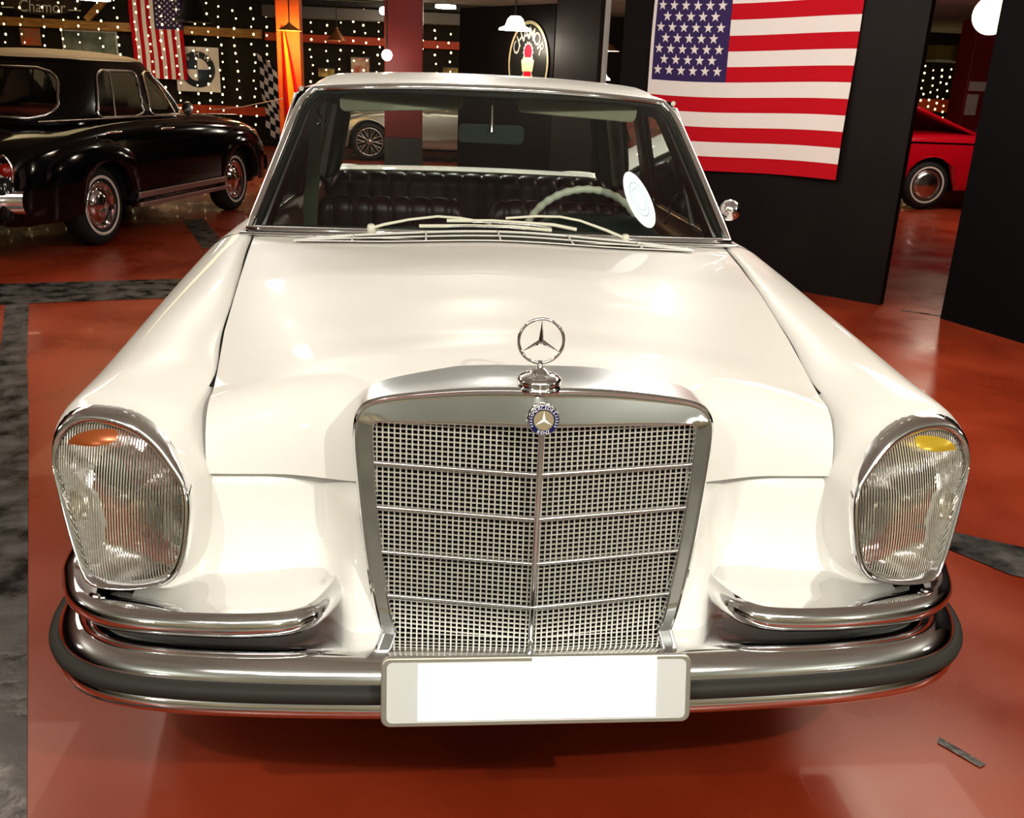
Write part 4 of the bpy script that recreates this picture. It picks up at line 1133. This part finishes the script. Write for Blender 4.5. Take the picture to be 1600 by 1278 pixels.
MB().grid(rws, flip=True).build('rear_bumper', M['chrome'], bc)
bpath = [Vector((x, 3.24 - .14 * (abs(x) / .8) ** 3, .46)) for x in [-.84 + .08 * k for k in range(22)]]
rws = [[Vector((p.x, p.y + .05 * cos(a), p.z + .08 * sin(a))) for a in [-PI / 2 + PI * k / 8 for k in range(9)]] for p in bpath]
MB().grid(rws).build('front_bumper', M['chrome'], bc)
MB().lathe([(0, .05), (.05, .045), (.085, .02), (.09, -.02)], (.66, 3.10, .74), (0, 1, 0), 24).build('headlamp_rim', M['chrome'], bc)
MB().lathe([(0, .05), (.05, .045), (.085, .02), (.09, -.02)], (-.66, 3.10, .74), (0, 1, 0), 24).build('headlamp_rim', M['chrome'], bc)
MB().lathe([(0, .01), (.055, .008), (.062, 0), (.055, -.012), (0, -.03)], (.95, 1.22, 1.07), (-.2, -1, 0), 24).build('side_mirror', M['chrome_soft'], bc)
MB().tube([(.94, 1.24, 1.02), (.90, 1.28, .98), (.84, 1.32, .96)], .008, 6).build('mirror_stem', M['chrome_soft'], bc)
MB().box((0, 1.2, .30), (1.3, 3.9, .12)).build('underbody', M['black'], bc)
MB().box((0, .25, .92), (1.25, .12, .28)).build('seat_back', M['doorcard'], bc, bevel=.03)
MB().box((0, 1.05, .92), (1.25, .12, .28)).build('seat_back', M['doorcard'], bc, bevel=.03)

# ---- generic saloon side used for the two distant cars
def farcar(root, prof, w, arches, m, zb, r_arch):
    """prof: (y, z_top) outline of the body deck"""
    stn = [[Vector((x, y, z)) for x, z in ((0, zt + .02), (.5 * w, zt + .012), (.85 * w, zt - .01), (.96 * w, zt - .05), (.99 * w, zt - .14), (w, lerp(zt, zb, .45)), (.995 * w, lerp(zt, zb, .7)), (.97 * w, zb + .03), (.93 * w, zb))] for y, zt in prof]
    rows = arch2(loft(stn, 28, 6), arches, r_arch, .33)
    MB().grid(rows, flip=False).grid(mir(rows), flip=True).build('body', m, root)
M['cred'] = mat('red paint', (.42, .004, .016), .2, coat=.5)
rc = thing('red_car', 'red classic car with raised bonnet seen through the gap between the black panels', 'car', (9.03, 11.9, 0), PI / 2 + .05)
farcar(rc, [(-1.1, .60), (-1.0, .84), (-.6, .96), (0, .99), (1.0, 1.00), (1.8, 1.00), (2.6, 1.00), (3.1, .97), (3.3, .86), (3.36, .6)], .87, [0, 2.60], M['cred'], .26, .37)
for s in (1, -1):
    wheel(rc, (s * .72, 0, .33), side=s, cap='cone'); wheel(rc, (s * .72, 2.6, .33), side=s, cap='cone')
    MB().box((s * .862, 1.2, .88), (.02, 4.0, .018)).build('side_moulding', M['chrome'], rc)
    MB().box((s * .880, 1.05, .66), (.02, 2.0, .016)).build('side_moulding', M['chrome'], rc)
    for c0 in (0, 2.6):
        MB().grid([[Vector((s * q, c0 + .37 * cos(a), .33 + .37 * sin(a))) for q in (.45, .86)] for a in [PI * k / 16 for k in range(17)]], flip=(s < 0)).build('wheel_arch', M['black'], rc)
MB().box((0, 1.2, .30), (1.4, 4.0, .12)).build('underbody', M['black'], rc)
hp = [[Vector((x, lerp(1.75, 3.15, t), lerp(.93, 1.42, t) + .03 * (1 - (x / .75) ** 2))) for x in (-.75, -.4, 0, .4, .75)] for t in (0, .25, .5, .75, 1)]
MB().grid(hp).build('raised_bonnet', M['cred'], rc, solid=.035)
gh2 = MB()
for s in (1, -1): gh2.bar((s * .70, 1.05, .98), (s * .62, .70, 1.40), .05, .05)
gh2.bar((-.62, .70, 1.40), (.62, .70, 1.40), .05, .05); gh2.build('windscreen_frame', M['chrome_soft'], rc)
MB().box((0, .22, 1.42), (1.25, 1.0, .05)).build('roof', M['cred'], rc, bevel=.02)
for s in (1, -1): MB().bar((s * .62, -.25, 1.41), (s * .68, -.5, .93), .14, .05).build('rear_pillar', M['cred'], rc)

M['csilver'] = mat('silver paint', (.42, .40, .36), .28, .6, coat=.4)
sc_ = thing('silver_car', 'silver convertible sports car seen through the rear window of the white car', 'car', (1.22, 16.75, 0), PI / 2 + .03)
farcar(sc_, [(-.85, .60), (-.78, .80), (-.3, .90), (.3, .90), (1.0, .88), (1.6, .90), (2.1, .88), (2.6, .82), (3.0, .72), (3.25, .60), (3.33, .45)], .88, [0, 2.50], M['csilver'], .22, .36)
for s in (1, -1):
    wheel(sc_, (s * .76, 0, .32), side=s, cap='alloy', white=False, rimr=.235); wheel(sc_, (s * .76, 2.5, .32), side=s, cap='alloy', white=False, rimr=.235)
    for c0 in (0, 2.5):
        MB().grid([[Vector((s * q, c0 + .36 * cos(a), .33 + .36 * sin(a))) for q in (.45, .87)] for a in [PI * k / 16 for k in range(17)]], flip=(s < 0)).build('wheel_arch', M['black'], sc_)
    MB().bar((s * .66, 1.78, .90), (s * .58, 1.20, 1.27), .05, .06).build('windscreen_pillar', M['shadewhite'] if False else M['chrome_soft'], sc_)
    MB().lathe([(0, .06), (.05, .05), (.07, 0), (.05, -.05), (0, -.06)], (s * .98, 1.48, .98), (0, 1, 0), 16).build('side_mirror', M['csilver'], sc_)
    MB().tube([(s * .86, 1.50, .91), (s * .96, 1.48, .95)], .015, 6).build('mirror_arm', M['csilver'], sc_)
    MB().box((s * .885, .70, .78), (.02, .16, .03)).build('door_handle', M['metaldark'], sc_)
    MB().box((s * .885, 1.25, .40), (.03, 1.7, .05)).build('sill_trim', M['chrome_soft'], sc_)
    MB().tube([(s * .35, .15, .9), (s * .36, .10, 1.15), (s * .30, .10, 1.22), (s * .22, .10, 1.15), (s * .22, .15, .9)], .02, 8).build('roll_hoop', M['chrome_soft'], sc_)
    MB().lathe([(0, .02), (.10, .015), (.12, 0)], (s * .62, 3.06, .60), (s * .5, 1, .3), 20).build('headlamp', M['glass_clear'], sc_)
MB().bar((-.58, 1.20, 1.27), (.58, 1.20, 1.27), .05, .05).build('windscreen_header', M['chrome_soft'], sc_)
MB().box((0, 1.2, .28), (1.4, 3.6, .12)).build('underbody', M['black'], sc_)

# ------------------------------------------------------------------ light
def spot(loc, target, power, size=.15, angle=95, col=(1, .93, .82), blend=.6):
    l = bpy.data.lights.new('sp', 'SPOT'); l.energy = power; l.spot_size = math.radians(angle); l.spot_blend = blend; l.shadow_soft_size = size; l.color = col
    o = bpy.data.objects.new('spot_light', l); link(o); o.location = loc
    o.rotation_euler = (Vector(target) - Vector(loc)).to_track_quat('-Z', 'Y').to_euler(); return o
def area(loc, target, power, sx, sy, col=(1, .95, .88)):
    l = bpy.data.lights.new('ar', 'AREA'); l.shape = 'RECTANGLE'; l.size = sx; l.size_y = sy; l.energy = power; l.color = col
    o = bpy.data.objects.new('area_light', l); link(o); o.location = loc
    o.rotation_euler = (Vector(target) - Vector(loc)).to_track_quat('-Z', 'Y').to_euler(); return o
spot((1.3, -2.0, 2.6), (0, .6, .5), 150, .03)
spot((-1.5, -1.8, 2.6), (0, .6, .5), 85, .03)
area((0, -1.9, 2.60), (0, .8, .5), 30, 2.6, .5)
def pt(loc, e, col=(1, .95, .86), r=.12):  # unseen point lights added to brighten ceiling, chrome and paint
    l = bpy.data.lights.new('pt', 'POINT'); l.energy = e; l.color = col; l.shadow_soft_size = r
    o = bpy.data.objects.new('fill_light', l); link(o); o.location = loc
for x in (-3.2, 0, 3.2): pt((x, -3.4, 1.95), 50, (.98, .97, .90))
for x, y in ((-4.5, .5), (4.3, -.8)): pt((x, y, 1.9), 40)
for x, y, z in ((-1.3, 3.4, 2.2), (1.25, 3.2, 2.2), (0, 4.6, 2.3)): pt((x, y, z), 42, (1, .97, .92), .06)
area((-3.2, 3.2, 2.68), (-3.2, 3.2, 0), 40, 1.5, 1.5, (1, .85, .7))
area((2.6, 2.6, 2.68), (2.6, 2.6, 0), 45, 1.2, 1.5, (1, .85, .7))
area((1.6, 4.2, 2.65), (2.2, 5.8, 1.4), 12, .8, .3)
area((-3.5, 9, 2.68), (-3.5, 9, 0), 25, 2, 2, (1, .8, .45))
area((0, 14.5, 2.68), (0, 16, 0), 60, 3, 1.5, (1, .9, .75))
area((6.5, 9.5, 2.68), (7, 11, 0), 90, 2, 1.5, (1, .85, .75))
w = bpy.data.worlds.new('world'); bpy.context.scene.world = w; w.use_nodes = True
w.node_tree.nodes['Background'].inputs[0].default_value = (.02, .016, .012, 1); w.node_tree.nodes['Background'].inputs[1].default_value = 1
# ------------------------------------------------------------------ camera
cam = bpy.data.cameras.new('camera'); co = bpy.data.objects.new('camera', cam); link(co)
yaw, pit, rol, F = -.0961, .3367, .0422, 1460.
fw = Vector((-sin(yaw) * cos(pit), cos(yaw) * cos(pit), -sin(pit))); r0 = Vector((cos(yaw), sin(yaw), 0)); u0 = r0.cross(fw)
r1 = r0 * cos(rol) + u0 * sin(rol); u1 = -r0 * sin(rol) + u0 * cos(rol)
co.matrix_world = Matrix(((r1.x, u1.x, -fw.x, -.1971), (r1.y, u1.y, -fw.y, -1.4013), (r1.z, u1.z, -fw.z, 1.4207), (0, 0, 0, 1)))
cam.sensor_width = 36; cam.lens = F / 1600 * 36; cam.clip_start = .05; cam.clip_end = 200
bpy.context.scene.camera = co
vs = bpy.context.scene.view_settings; vs.view_transform = 'Standard'; vs.look = 'None'
try: vs.look = 'Medium High Contrast'
except Exception: pass
vs.exposure = 0; vs.gamma = 1
